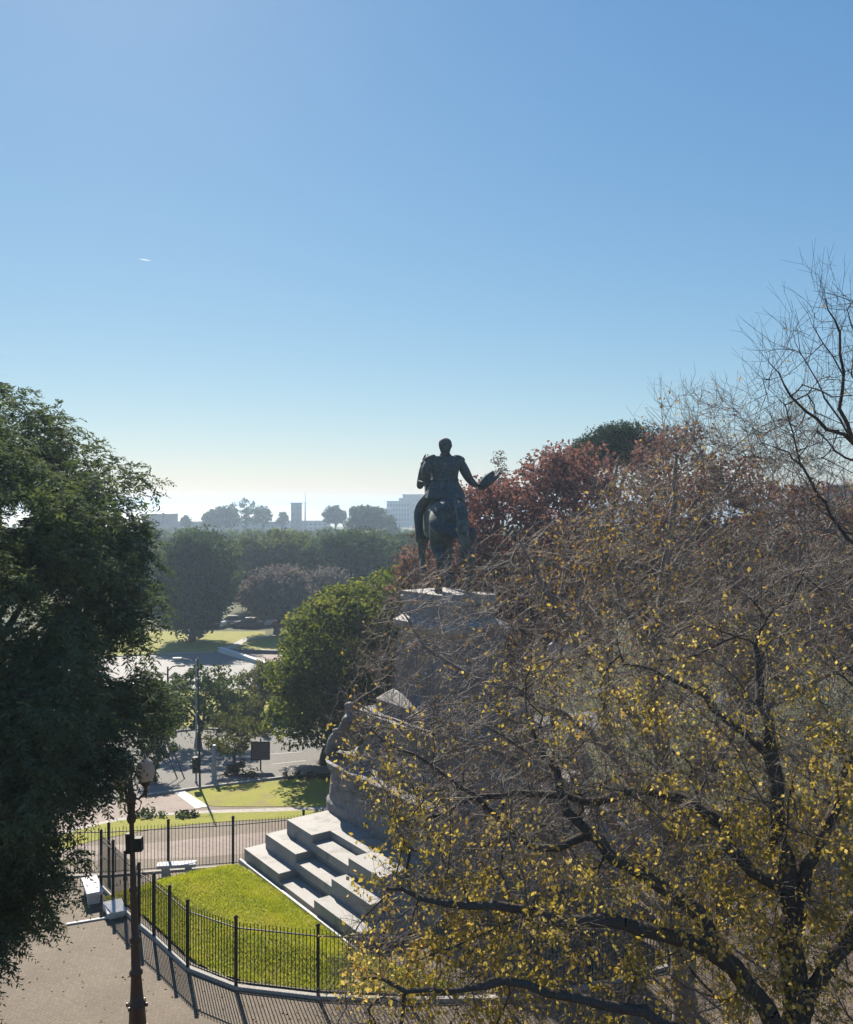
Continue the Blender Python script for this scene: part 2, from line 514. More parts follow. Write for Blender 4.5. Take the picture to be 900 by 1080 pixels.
# lawns below the terrace
patch('lower_lawn', smooth_poly(pxy([(196, 837), (232, 830), (290, 824), (352, 820), (372, 836), (350, 850), (300, 851), (236, 851), (216, 848)]), 4), M['lawn'], 0.024)
patch('terrace_lawn', smooth_poly(pxy([(40, 890), (90, 874), (140, 864), (200, 859), (270, 857), (350, 855), (380, 858), (300, 864), (240, 867), (170, 874), (100, 887), (50, 900)]), 4), M['lawn'], 0.024)
patch('pale_walk', smooth_poly(pxy([(30, 886), (90, 871), (140, 861), (200, 856), (270, 853.5), (360, 851), (362, 854), (270, 857), (205, 859.5), (140, 865), (92, 876), (30, 893)]), 4), M['pale_path'], 0.02)
patch('corner_pavement', pxy([(60, 858), (150, 842), (196, 836), (212, 853), (140, 862), (60, 880)]), M['pink_paving'], 0.018)
patch('pale_wedge', pxy([(183, 836), (195, 835), (220, 851), (206, 853)]), M['stone_white'], 0.026)
# far side of the avenue: verge, road, park
patch('verge_lawn', pxy([(120, 770), (178, 768), (215, 765), (290, 762), (340, 768), (400, 760)]) + pxy([(400, 735), (300, 730), (200, 728), (120, 732)]), M['lawn'], 0.012)
patch('park_road', pxy([(100, 728), (200, 726), (330, 728), (300, 700), (236, 688), (180, 689), (100, 694)]), M['asphalt'], 0.012)
patch('park_lawn', pxy([(90, 694), (180, 688), (228, 687), (250, 676), (280, 672), (280, 666), (90, 666)]), M['lawn'], 0.016)
patch('park_lawn', pxy([(243, 686), (270, 686.5), (330, 688), (330, 670), (290, 671.5), (262, 675)]), M['lawn'], 0.016)
patch('park_path', pxy([(226, 687.5), (243, 686.5), (262, 675.5), (292, 671), (292, 669.5), (256, 673.5)]), M['pale_path'], 0.02)
patch('park_terrace', pxy([(238, 689), (330, 689.5), (330, 712), (292, 704)]), M['pink_paving'], 0.02)

# kerb line across the plaza
a, b = gp(70, 976), gp(136, 965)
d = (b - a); L = d.length; rz = math.atan2(d.y, d.x)
MB().box(((a.x + b.x) / 2, (a.y + b.y) / 2, 0.03), (L, 0.11, 0.05), rz, 0.012).build('kerb_strip', M['stone_white'])['kind'] = 'structure'

# avenue kerbs
def kerb(name, pts, wid=0.15, h=0.13):
    m = MB()
    for p, q in zip(pts, pts[1:]):
        dd = q - p; L = dd.length; mid = (p + q) / 2
        ang = math.atan2(dd.y, dd.x)
        mt = Matrix.Translation(mid) @ dd.to_track_quat('X', 'Z').to_matrix().to_4x4()
        m.box((0, 0, h / 2 - 0.03), (L - 0.01, wid, h + 0.06), mtx=mt)
    return m.build(name, M['kerb'])
kerb('avenue_kerb', [gp(*p) for p in ((100, 781), (178, 773), (215, 769.5), (270, 772), (330, 776))])['kind'] = 'structure'
kerb('avenue_kerb', [gp(*p) for p in ((150, 841), (198, 834), (300, 821), (345, 817))])['kind'] = 'structure'
kerb('avenue_kerb', [gp(*p) for p in ((90, 695), (180, 689.5), (226, 688.5))])['kind'] = 'structure'

# ------------------------------------------------------------ haze
hb = MB().box((0, 5900, 4.25), (23000, 12400, 29.5))
haze = hb.build('haze', None)
haze['kind'] = 'stuff'
hm, hnt, hout = node_mat('haze_air')
pv = N(hnt, 'ShaderNodeVolumePrincipled')
pv.inputs['Color'].default_value = (0.52, 0.68, 0.86, 1)
pv.inputs['Density'].default_value = 0.00065
pv.inputs['Anisotropy'].default_value = 0.45
hnt.links.new(pv.outputs[0], hout.inputs['Volume'])
haze.data.materials.append(hm)

# ------------------------------------------------------------ foliage builders
def unit(v):
    return v / np.maximum(np.linalg.norm(v, axis=-1, keepdims=True), 1e-9)

def leaf_quads(c, d, nrm, L, W):
    """diamond leaves: centre c, long axis d, face normal nrm"""
    d = unit(d)
    s = unit(np.cross(d, nrm))
    L = np.asarray(L).reshape(-1, 1); W = np.asarray(W).reshape(-1, 1)
    up = unit(np.cross(s, d))
    v0 = c - d * L * 0.5
    v1 = c + s * W * 0.5 - d * L * 0.05 + up * L * 0.06
    v2 = c + d * L * 0.5
    v3 = c - s * W * 0.5 - d * L * 0.05 + up * L * 0.06
    V = np.stack([v0, v1, v2, v3], 1).reshape(-1, 3)
    Q = np.arange(len(c) * 4, dtype=np.int32).reshape(-1, 4)
    return V, Q

def in_poly(px, py, poly):
    poly = np.asarray(poly, float)
    x0, y0 = poly[:, 0], poly[:, 1]
    x1, y1 = np.roll(x0, -1), np.roll(y0, -1)
    ins = np.zeros(len(px), bool)
    for a, b, c, d in zip(x0, y0, x1, y1):
        if b == d: continue
        t = ((b > py) != (d > py)) & (px < (c - a) * (py - b) / (d - b) + a)
        ins ^= t
    return ins

def edge_dist(px, py, poly):
    poly = np.asarray(poly, float)
    P = np.stack([px, py], 1)
    best = np.full(len(px), 1e9)
    for a, b in zip(poly, np.roll(poly, -1, 0)):
        ab = b - a
        t = np.clip(((P - a) @ ab) / (ab @ ab), 0, 1)
        best = np.minimum(best, np.linalg.norm(P - (a + t[:, None] * ab), axis=1))
    return best

def crown_points(poly, d0, tmax, n, rng, surface=0.5, margin=1.5, inset=0.0):
    """points filling a crown whose outline, seen from the window, is poly, and which is round in depth"""
    poly = np.asarray(poly, float)
    lo, hi = poly.min(0), poly.max(0)
    out = []
    got = 0
    while got < n:
        k = n * 3
        x = rng.uniform(lo[0], hi[0], k); y = rng.uniform(lo[1], hi[1], k)
        ok = in_poly(x, y, poly)
        x, y = x[ok], y[ok]
        e = edge_dist(x, y, poly) * d0 / F
        ok = e > inset
        x, y, e = x[ok], y[ok], e[ok]
        t = tmax * np.sqrt(np.clip(1 - (1 - np.clip(e / margin, 0, 1)) ** 2, 0, 1))
        off = rng.uniform(-1, 1, len(x))
        off = np.sign(off) * np.abs(off) ** surface * t
        X = (x - HX) / F * d0
        Z = CAMZ - (y - HY) / F * d0
        out.append(np.stack([X, d0 + off, Z], 1))
        got += len(x)
    P = np.concatenate(out)
    return P[:n]

def clump_leaves(C, rad, per, L, W, rng, up=0.35, droop=0.0):
    """leaves spread over the shells of small clumps with centres C"""
    n = len(C)
    r = rad * rng.uniform(0.5, 1.35, n)
    c = np.repeat(C, per, 0)
    rr = np.repeat(r, per)
    u = unit(rng.normal(size=(n * per, 3)))
    u[:, 2] *= 0.75
    p = c + u * (rr * rng.uniform(0.45, 1.0, n * per) ** 0.6)[:, None]
    nrm = unit(u * 0.8 + rng.normal(size=u.shape) * 0.55 + np.array([0, 0, up]))
    d = rng.normal(size=u.shape)
    d[:, 2] -= droop
    k = rng.uniform(0.6, 1.3, n * per)
    return leaf_quads(p, d, nrm, L * k, W * k)

def prisms(p0, p1, r0, r1, s):
    d = unit(p1 - p0)
    ref = np.where(np.abs(d[:, 2:3]) < 0.9, np.array([[0, 0, 1.0]]), np.array([[1.0, 0, 0]]))
    a = unit(np.cross(d, ref)); b = np.cross(d, a)
    ang = np.arange(s) * 2 * np.pi / s
    ring = a[:, None, :] * np.cos(ang)[None, :, None] + b[:, None, :] * np.sin(ang)[None, :, None]
    v0 = p0[:, None, :] + ring * np.asarray(r0)[:, None, None]
    v1 = p1[:, None, :] + ring * np.asarray(r1)[:, None, None]
    V = np.concatenate([v0, v1], 1).reshape(-1, 3)
    base = (np.arange(len(p0)) * 2 * s)[:, None]
    i = np.arange(s)[None, :]
    Q = np.stack([base + i, base + (i + 1) % s, base + s + (i + 1) % s, base + s + i], -1).reshape(-1, 4)
    return V, Q.astype(np.int32)

def join(parts):
    V, Q, o = [], [], 0
    for v, q in parts:
        V.append(v); Q.append(q + o); o += len(v)
    return np.concatenate(V), np.concatenate(Q)

def trunk_part(root, base, targets, r, rng, mat, fork=0.45, name='trunk'):
    """tapered trunk with limbs bent towards points of the crown (all in world coordinates, root at base)"""
    base = Vector(base)
    cen = Vector(np.mean(targets, 0))
    top = base + (cen - base) * fork
    top.x = base.x + (cen.x - base.x) * fork * 0.8
    m = MB()
    mid = (base + top) / 2 + Vector((rng.uniform(-1, 1) * r, rng.uniform(-1, 1) * r, 0))
    m.tube([Vector((0, 0, -0.3)), Vector((0, 0, 0.0)), Vector((0, 0, 0.5)) + (mid - base) * 0.1, mid - base, top - base],
           [r * 1.7, r * 1.35, r * 1.05, r * 0.9, r * 0.75], 10)
    for t in targets:
        t = Vector(t)
        k1 = top + (t - top) * 0.4 + Vector((0, 0, (t - top).length * 0.12))
        m.tube([top - base - Vector((0, 0, r)), k1 - base, t - base], [r * 0.6, r * 0.33, r * 0.08], 6)
    return m.build(name, mat, root)

def leafy_tree(name, label, cat, base, poly, d0, tmax, n_clump, rad, per, L, W, mat, seed, r=0.25, group=None,
               up=0.35, margin=1.5, droop=0.0, bark='bark', limbs=7, fork=0.45, inset=None):
    rng = np.random.default_rng(seed)
    base = Vector(base)
    root = thing(name, label, cat, base, 0, group)
    C = crown_points(poly, d0, tmax, n_clump, rng, 0.6, margin, rad * 0.55 if inset is None else inset)
    trunk_part(root, base, C[rng.choice(len(C), limbs, replace=False)], r, rng, M[bark], fork)
    V, Q = clump_leaves(C, rad, per, L, W, rng, up, droop)
    np_mesh('crown', V - np.array(base), Q, M[mat], root)
    return root

def oval(cx, cy, rx, ry, rng, rough=0.15, n=22):
    k = 1 + rough * np.interp(np.arange(n), np.arange(0, n + 1, 2), np.append(rng.uniform(-1, 1, n // 2), 0)[:len(np.arange(0, n + 1, 2))])
    a = np.arange(n) * 2 * np.pi / n
    return np.stack([cx + rx * k * np.cos(a), cy + ry * k * np.sin(a)], 1)

# ---- branching (bare and autumn) trees: limbs first, then shoots that fill the crown
def grow(limbs, attr, rng, step=0.22, tip=0.0032):
    cap = 60000
    P = np.zeros((cap, 3)); par = np.full(cap, -1, int); D = np.zeros((cap, 3)); rmin = np.zeros(cap)
    n = 0
    for pts, r0, r1 in limbs:
        pts = [Vector(p) for p in pts]
        pts = [pts[0] * 2 - pts[1]] + pts + [pts[-1] * 2 - pts[-2]]
        dense = []
        for i in range(1, len(pts) - 2):
            a, b, c, d = pts[i - 1:i + 3]
            k = max(2, int((c - b).length / step))
            for s in range(k):
                t = s / k
                dense.append(0.5 * ((2 * b) + (c - a) * t + (2 * a - 5 * b + 4 * c - d) * t * t + (3 * b - a - 3 * c + d) * t ** 3))
        dense.append(pts[-2])
        prev = -1
        if n:
            prev = int(np.argmin(np.linalg.norm(P[:n] - np.array(dense[0]), axis=1)))
        for i, p in enumerate(dense):
            t = i / max(1, len(dense) - 1)
            P[n] = np.array(p) + (rng.normal(size=3) * 0.025 if 0 < i else 0)
            par[n] = prev
            D[n] = unit(P[n] - P[prev]) if prev >= 0 else (0, 0, 1)
            rmin[n] = r0 * (1 - t) ** 0.8 + r1 * (1 - (1 - t) ** 0.8)
            prev = n; n += 1
    n0 = n
    dist = np.array([np.min(np.linalg.norm(P[:n0] - a, axis=1)) for a in attr])
    for k in np.argsort(dist):
        a = attr[k]
        dd = np.linalg.norm(P[:n] - a, axis=1)
        j = int(np.argmin(dd))
        L = dd[j]
        if L < 0.12: continue
        if n > cap - 100: break
        m = max(1, int(L / step))
        c = P[j] + D[j] * L * 0.45 + rng.normal(size=3) * L * 0.06
        prev = j
        for s in range(1, m + 1):
            t = s / m
            p = P[j] * (1 - t) ** 2 + 2 * c * t * (1 - t) + a * t * t + rng.normal(size=3) * 0.018
            P[n] = p; par[n] = prev; D[n] = unit(p - P[prev]); prev = n; n += 1
    P, par, D, rmin = P[:n], par[:n], D[:n], rmin[:n]
    e = 2.55
    lim = rmin > 0
    first = np.full(n, -1)
    for i in range(n - 1, 0, -1):
        if par[i] >= 0: first[par[i]] = i
    mv = np.where(~lim & (par >= 0) & (first >= 0))[0]
    for _ in range(4):
        P[mv] = P[mv] * .4 + P[par[mv]] * .3 + P[first[mv]] * .3
    acc = np.zeros(n)
    rad = np.zeros(n)
    for i in range(n - 1, -1, -1):
        rad[i] = max(rmin[i], (acc[i] + tip ** e) ** (1 / e))
        if rmin[i] > 0 and rad[i] > rmin[i] * 1.15: rad[i] = rmin[i] * 1.15
        if par[i] >= 0: acc[par[i]] += rad[i] ** e
    return P, par, D, rad

def branch_mesh(P, par, rad):
    i = np.where(par >= 0)[0]
    p0, p1 = P[par[i]], P[i]
    r1 = rad[i]; r0 = np.minimum(rad[par[i]], r1 * 1.35)
    parts = []
    for lo, hi, s in ((0, 0.012, 3), (0.012, 0.035, 5), (0.035, 9, 9)):
        k = (r1 >= lo) & (r1 < hi)
        if k.any():
            d = p1[k] - p0[k]
            parts.append(prisms(p0[k] - d * 0.06, p1[k] + d * 0.06, r0[k], r1[k], s))
    return join(parts)

def twig_mesh(P, D, rad, rng, per, lmin, lmax, up, r0=0.0042, rmax=0.03, side=0.9):
    i = np.where(rad < rmax)[0]
    i = np.repeat(i, per(P[i]) if callable(per) else per)
    p = P[i] + rng.normal(size=(len(i), 3)) * 0.02
    d = unit(D[i] * 0.7 + rng.normal(size=p.shape) * side * 0.7 + np.array([0, 0, up]))
    L = rng.uniform(lmin, lmax, len(i))[:, None]
    parts, tips, tdirs = [], [], []
    q = p
    rr = [r0, r0 * 0.85, r0 * 0.65, r0 * 0.42]
    sub = []
    for s in range(3):
        q2 = q + d * L / 3
        parts.append(prisms(q, q2, np.full(len(q), rr[s]), np.full(len(q), rr[s + 1]), 3))
        tips.append(q2); tdirs.append(d)
        if s < 2:
            d2 = unit(d + rng.normal(size=d.shape) * 0.75)
            k = rng.random(len(q)) < 0.75
            e = q2[k] + d2[k] * L[k] * rng.uniform(0.25, 0.5, (k.sum(), 1))
            parts.append(prisms(q2[k], e, np.full(k.sum(), r0 * 0.6), np.full(k.sum(), r0 * 0.38), 3))
            tips.append(e); tdirs.append(d2[k])
        d = unit(d + rng.normal(size=d.shape) * 0.28 + np.array([0, 0, up * 0.3]))
        q = q2
    return join(parts), np.concatenate(tips), np.concatenate(tdirs)

def fbm(P, s, seed=0):
    return np.array([mnoise.noise(Vector(p) * s + Vector((seed * 7.1, seed * 3.3, 0))) for p in P])

# ------------------------------------------------------------ monument
MC = Vector((1.0, 34.2, 0.0))
MRZ = math.atan2(-0.81, 0.588)      # local x = towards the window and right, local y = away and right
mon = thing('monument', 'tall grey granite monument with broad steps and a carved base under the horseman', 'monument', MC, MRZ)
rnd = random.Random(3)
for k in range(3):
    x1 = 4.1 - 0.45 * k
    yf = 6.67 - 0.65 * k
    z0, z1 = (-2.0 if k == 0 else 0.53 * k - 0.06), 0.53 * (k + 1)
    m = MB()
    m.box((0, 0, (z0 + z1) / 2 - 0.002), (2 * x1 - 0.006, 2 * (yf - 0.75), z1 - z0 - 0.004), bevel=0.02)
    m.build('step', M['pale_granite'], mon)
    for sy in (-1, 1):
        for sx in (-1, 1):
            MB().box((sx * (x1 + 1.25) / 2, sy * (yf - 0.7), (z0 + z1) / 2), (x1 - 1.25, 1.4, z1 - z0), bevel=0.025).build('cheek_block', M['pale_granite'], mon)
        MB().box((0, sy * (yf - 0.36), (z0 + z1) / 2 - 0.135), (2.494, 0.72, z1 - z0 - 0.27), bevel=0.02).build('half_step', M['pale_granite'], mon)
m = MB()
m.box((0, -6.8, 0.05), (8.4, 0.1, 0.2), bevel=0.02)
m.build('kerb', M['stone_white'], mon)
# carved drum-like base
m = MB()
m.loft([rrect(4.35, 3.65, 1.5, -2.0), rrect(4.35, 3.65, 1.5, 1.9), rrect(4.28, 3.58, 1.5, 2.0), rrect(4.2, 3.5, 1.45, 3.05), rrect(4.32, 3.62, 1.5, 3.15), rrect(4.38, 3.68, 1.5, 3.42), rrect(4.3, 3.6, 1.48, 3.46)])
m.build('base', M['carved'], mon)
m = MB()
m.loft([rrect(3.3, 2.65, 0.9, 3.44), rrect(3.3, 2.65, 0.9, 3.8), rrect(3.1, 2.45, 0.8, 3.95), rrect(3.0, 2.35, 0.8, 4.95), rrect(3.15, 2.5, 0.8, 5.1), rrect(3.2, 2.55, 0.8, 5.36)])
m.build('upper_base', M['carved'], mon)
m = MB()
m.loft([rrect(2.6, 1.9, 0.25, 5.34, 3), rrect(2.6, 1.9, 0.25, 5.8, 3), rrect(2.35, 1.65, 0.2, 6.0, 3), rrect(2.15, 1.45, 0.15, 6.15, 3)])
m.loft([rrect(1.95, 1.28, 0.06, 6.15, 2, -0.15), rrect(1.82, 1.16, 0.06, 8.55, 2, -0.15)])
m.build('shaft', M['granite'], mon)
m = MB()
m.loft([rrect(1.9, 1.24, 0.05, 8.56, 2, -0.2), rrect(1.92, 1.38, 0.05, 8.74, 2, -0.12), rrect(1.92, 1.38, 0.05, 8.9, 2, -0.12), rrect(1.6, 0.98, 0.05, 9.13, 2, -0.28)])
m.build('cornice', M['pale_granite'], mon)
m = MB()
m.loft([rrect(1.6, 0.98, 0.05, 9.12, 2, -0.3), rrect(1.58, 0.96, 0.05, 9.62, 2, -0.3), rrect(1.7, 1.07, 0.05, 9.68, 2, -0.3), rrect(1.7, 1.07, 0.05, 9.8, 2, -0.3), rrect(1.66, 1.02, 0.05, 9.86, 2, -0.3), rrect(1.66, 1.02, 0.05, 10.0, 2, -0.3)])
m.build('plinth', M['pale_granite'], mon)

def skin_mesh(name, nodes, edges, sub=2, xf=None):
    """one continuous body from joints (position, radius) and bones"""
    me = bpy.data.meshes.new(name)
    me.from_pydata([n[0] for n in nodes], edges, [])
    o = bpy.data.objects.new(name, me)
    COL.objects.link(o)
    o.modifiers.new('skin', 'SKIN')
    sk = me.skin_vertices[0].data
    for i, n in enumerate(nodes):
        r = n[1]
        sk[i].radius = r if isinstance(r, tuple) else (r, r)
        sk[i].use_root = (i == 0)
    o.modifiers[0].use_smooth_shade = True
    dg = bpy.context.evaluated_depsgraph_get()
    dg.update()
    cage = bpy.data.meshes.new_from_object(o.evaluated_get(dg))
    bpy.data.objects.remove(o)
    # close the gaps the skin leaves where many limbs meet, then round it off
    bm = bmesh.new(); bm.from_mesh(cage)
    bmesh.ops.holes_fill(bm, edges=[e for e in bm.edges if e.is_boundary], sides=0)
    bmesh.ops.recalc_face_normals(bm, faces=bm.faces)
    for f in bm.faces: f.smooth = True
    bm.to_mesh(cage); bm.free()
    o = bpy.data.objects.new(name, cage)
    COL.objects.link(o)
    m_ = o.modifiers.new('sub', 'SUBSURF'); m_.levels = sub; m_.render_levels = sub
    dg = bpy.context.evaluated_depsgraph_get()
    dg.update()
    res = bpy.data.meshes.new_from_object(o.evaluated_get(dg))
    bpy.data.objects.remove(o)
    if xf: res.transform(xf)
    return res

# seated allegorical figures on the ledge of the base
def stone_figure():
    nd = [((0, 0, 0.55), (.36, .3)), ((0, -.02, 0.95), (.27, .22)), ((0, 0, 1.3), (.33, .2)), ((0, .02, 1.48), .13), ((0, -.03, 1.66), (.19, .2)), ((0, -.04, 1.8), .15),
          ((.36, 0, 1.3), .12), ((.5, -.12, 0.98), .1), ((.3, -.42, 0.88), .085), ((.2, -.5, .86), .06),
          ((-.36, 0, 1.3), .12), ((-.52, -.05, 0.95), .1), ((-.55, -.3, 0.7), .085), ((-.55, -.4, .66), .06),
          ((.2, -.5, .6), .22), ((.22, -.6, .18), .2), ((.24, -.78, .06), .1), ((-.2, -.5, .6), .22), ((-.22, -.62, .18), .2), ((-.24, -.8, .06), .1),
          ((0, .05, .15), (.42, .36))]
    ed = [(0, 1), (1, 2), (2, 3), (3, 4), (4, 5), (2, 6), (6, 7), (7, 8), (8, 9), (2, 10), (10, 11), (11, 12), (12, 13), (0, 14), (14, 15), (15, 16), (0, 17), (17, 18), (18, 19), (0, 20)]
    return skin_mesh('stone_figure', nd, ed, 2)
fig = stone_figure()
for lx, ly, a, s in ((-3.3, -2.55, 215, 1.2), (3.4, -2.85, 142, 1.05), (3.45, 2.8, 40, 1.05), (-3.5, 2.8, -40, 1.05)):
    o = link_mesh('stone_figure', fig, M['carved'], mon, (lx, ly, 3.44))
    o.rotation_euler = (0, 0, R(a - 90 + 180)); o.scale = (s, s, s)

# ------------------------------------------------------------ horse and rider
S = 2.34
HL = MC + Vector((0.588, -0.81, 0)) * (-0.55)
stat = thing('equestrian_statue', 'dark bronze horseman seen from behind, holding his hat out to the right, on the monument', 'statue', (HL.x, HL.y, 10.0), R(12))
# in this frame the horse faces +y
hn = [((0, -.48, 1.31), (.32, .32)), ((0, -.15, 1.24), (.31, .33)), ((0, .35, 1.27), (.28, .32)), ((0, .6, 1.35), (.25, .33)), ((0, .8, 1.58), (.15, .25)),
      ((-.03, .93, 1.88), (.12, .19)), ((-.06, 1.02, 2.1), (.1, .13)), ((-.08, 1.2, 2.06), (.09, .12)), ((-.11, 1.38, 1.82), .075), ((-.12, 1.44, 1.7), .065),
      # hind legs
      ((.2, -.72, 1.05), (.17, .24)), ((.23, -.6, .82), (.11, .15)), ((.22, -.84, .56), .075), ((.22, -.78, .24), .05), ((.22, -.74, .12), .06), ((.22, -.7, .02), .085),
      ((-.2, -.7, 1.05), (.17, .24)), ((-.23, -.5, .82), (.11, .15)), ((-.22, -.7, .56), .075), ((-.22, -.6, .24), .05), ((-.22, -.56, .12), .06), ((-.22, -.52, .02), .085),
      # forelegs
      ((.19, .58, 1.02), (.13, .17)), ((.2, .58, .78), .1), ((.2, .6, .48), .068), ((.2, .56, .2), .048), ((.2, .58, .1), .055), ((.2, .6, .02), .075),
      ((-.19, .62, 1.02), (.13, .17)), ((-.2, .74, .8), .1), ((-.2, .86, .62), .068), ((-.2, .72, .38), .048), ((-.2, .68, .3), .055), ((-.2, .62, .25), .07),
      ((0, -.8, 1.3), (.29, .27))]
he = [(0, 1), (1, 2), (2, 3), (3, 4), (4, 5), (5, 6), (6, 7), (7, 8), (8, 9), (34, 10), (10, 11), (11, 12), (12, 13), (13, 14), (14, 15), (34, 16), (16, 17), (17, 18), (18, 19), (19, 20), (20, 21),
      (3, 22), (22, 23), (23, 24), (24, 25), (25, 26), (26, 27), (3, 28), (28, 29), (29, 30), (30, 31), (31, 32), (32, 33), (0, 34)]
XS = Matrix.Diagonal((S, S, S, 1))
horse = link_mesh('horse', skin_mesh('horse', hn, he, 2, XS), M['bronze'], stat)
m = MB()
for sx in (-.05, .05):
    m.lathe([(.028, 0), (.034, .05), (.022, .1), (.004, .15)], n=8, mtx=XS @ Matrix.Translation((-.07 + sx, 1.06, 2.17)) @ Matrix.Rotation(R(-12 if sx > 0 else 12), 4, 'Y'))
m.build('ear', M['bronze'], horse)
m = MB()
mane = [(0, .70, 1.9), (-.02, .79, 2.03), (-.04, .87, 2.14), (-.06, .97, 2.22)]
for i in range(14):
    t = i / 13 * 2.999
    j = int(t); f = t - j
    p = Vector(mane[j]).lerp(Vector(mane[min(3, j + 1)]), f)
    q = p + Vector((-.13 - .02 * (i % 3), .0, -.22 - .04 * (i % 2)))
    m.tube([XS @ p, XS @ ((p + q) / 2 + Vector((-.03, 0, .05))), XS @ q], [.04 * S, .035 * S, .012 * S], 6)
m.build('mane', M['bronze'], horse)
tl = [((0, -.84, 1.46), .06), ((0, -.98, 1.44), .075), ((0.01, -1.1, 1.32), .09), ((.02, -1.2, 1.1), .1), ((.02, -1.2, .82), .085), ((.02, -1.16, .56), .045), ((.02, -1.14, .44), .02)]
link_mesh('tail', skin_mesh('tail', tl, [(i, i + 1) for i in range(6)], 2, XS), M['bronze'], horse)
# saddle cloth: a curved sheet with thickness over the back
m = MB()
prof = []
for i in range(13):
    a = R(-112 + 224 * i / 12)
    prof.append((sin(a), cos(a)))
def ringy(y, rx, rz_, zc, extra):
    outer = [XS @ Vector((s * (rx + extra), y, zc + c * (rz_ + extra) - (0.22 if abs(s) > .8 and c < .1 else 0))) for s, c in prof]
    inner = [XS @ Vector((s * (rx + extra - .03), y, zc + c * (rz_ + extra - .03) - (0.22 if abs(s) > .8 and c < .1 else 0))) for s, c in prof[::-1]]
    return outer + inner
m.loft([ringy(-.36, .27, .265, 1.26, .015), ringy(-.28, .28, .29, 1.25, .03), ringy(-.1, .285, .305, 1.24, .035), ringy(.25, .265, .3, 1.27, .035), ringy(.34, .25, .295, 1.27, .035)])
m.build('saddle_cloth', M['bronze'], horse)
m = MB()
for sx in (-1, 1):
    m.tube([XS @ Vector(p) for p in ((-.11 + sx * .06, 1.38, 1.8), (sx * .18 - .04, 1.0, 1.84), (sx * .12, .6, 1.78), (-.08, .3, 1.78))], .014 * S, 6)
m.build('rein', M['bronze'], horse)

rn = [((0, -.05, 1.68), (.25, .19)), ((0, -.05, 1.86), (.215, .15)), ((0, -.04, 2.06), (.26, .16)), ((0, -.03, 2.19), (.19, .11)), ((.005, -.02, 2.28), .075), ((.015, 0, 2.36), (.09, .1)), ((.02, .005, 2.44), (.085, .1)),
      # right arm, held out with the hat
      ((.25, -.04, 2.15), .1), ((.34, -.06, 1.98), .095), ((.42, -.02, 1.85), .075), ((.52, .0, 1.76), .055), ((.58, .01, 1.735), .045),
      # left arm, to the reins
      ((-.25, -.04, 2.15), .1), ((-.33, -.08, 1.98), .08), ((-.32, -.02, 1.85), .064), ((-.17, .16, 1.78), .045), ((-.1, .25, 1.77), .042),
      # legs
      ((.17, .02, 1.6), .125), ((.33, .22, 1.42), .105), ((.385, .26, 1.28), .085), ((.4, .12, 1.05), .07), ((.4, .08, .88), .055), ((.4, .2, .84), .045), ((.4, .27, .83), .03),
      ((-.17, .02, 1.6), .125), ((-.33, .22, 1.42), .105), ((-.385, .26, 1.28), .085), ((-.4, .12, 1.05), .07), ((-.4, .08, .88), .055), ((-.4, .2, .84), .045), ((-.4, .27, .83), .03)]
re_ = [(0, 1), (1, 2), (2, 3), (3, 4), (4, 5), (5, 6), (2, 7), (7, 8), (8, 9), (9, 10), (10, 11), (2, 12), (12, 13), (13, 14), (14, 15), (15, 16),
       (0, 17), (17, 18), (18, 19), (19, 20), (20, 21), (21, 22), (22, 23), (0, 24), (24, 25), (25, 26), (26, 27), (27, 28), (28, 29), (29, 30)]
rider = link_mesh('rider', skin_mesh('rider', rn, re_, 2, XS), M['bronze'], stat)
# head details turned a little to the right
hm_ = XS @ Matrix.Translation((.02, .005, 2.415)) @ Matrix.Rotation(R(-38), 4, 'Z')
m = MB()
m.lathe([(.006, -.14), (.08, -.12), (.105, -.05), (.116, .0), (.11, .05), (.082, .09), (.035, .11), (.004, .114)], n=14, mtx=hm_ @ Matrix.Diagonal((.92, 1.1, 1.0, 1)))
m.build('head_of_hair', M['bronze'], rider)
MB().tube([hm_ @ Vector(p) for p in ((0, .1, .03), (0, .125, -.01), (0, .135, -.035), (0, .1, -.045))], [.008 * S, .016 * S, .02 * S, .006 * S], 6).build('nose', M['bronze'], rider)
for sx in (-1, 1):
    MB().lathe([(.012, -.03), (.02, -.01), (.022, .015), (.01, .03)], n=8, mtx=hm_ @ Matrix.Translation((sx * .106, .01, -.02)) @ Matrix.Diagonal((.5, 1, 1, 1))).build('ear', M['bronze'], rider)
m = MB()
m.lathe([(.01, -.05), (.05, -.03), (.055, .0), (.03, .03)], n=10, mtx=hm_ @ Matrix.Translation((0, .075, -.09)) @ Matrix.Diagonal((1, .8, 1, 1)))
m.build('beard', M['bronze'], rider)
# coat skirt, epaulettes, collar
m = MB()
def ell(rx, ry, z, cy=0.0, n=20):
    return [XS @ Vector((rx * cos(2 * pi * i / n), cy + ry * sin(2 * pi * i / n), z)) for i in range(n)]
m.loft([ell(.34, .3, 1.54, -.1), ell(.3, .25, 1.66, -.08), ell(.235, .18, 1.8, -.05), ell(.215, .16, 1.88, -.05)])
m.loft([ell(.22, .17, 1.8, -.05), ell(.24, .185, 1.83, -.05), ell(.22, .17, 1.87, -.05)])
m.build('coat_skirt', M['bronze'], rider)
m = MB()
for sx in (-1, 1):
    m.lathe([(.03, -.03), (.095, -.02), (.105, .005), (.07, .03), (.01, .04)], n=12, mtx=XS @ Matrix.Translation((sx * .25, -.04, 2.2)) @ Matrix.Rotation(R(sx * 22), 4, 'Y') @ Matrix.Diagonal((1, .85, 1, 1)))
m.lathe([(.085, -.03), (.075, .02), (.07, .03)], n=12, mtx=XS @ Matrix.Translation((0, -.025, 2.245)))
m.build('epaulette', M['bronze'], rider)
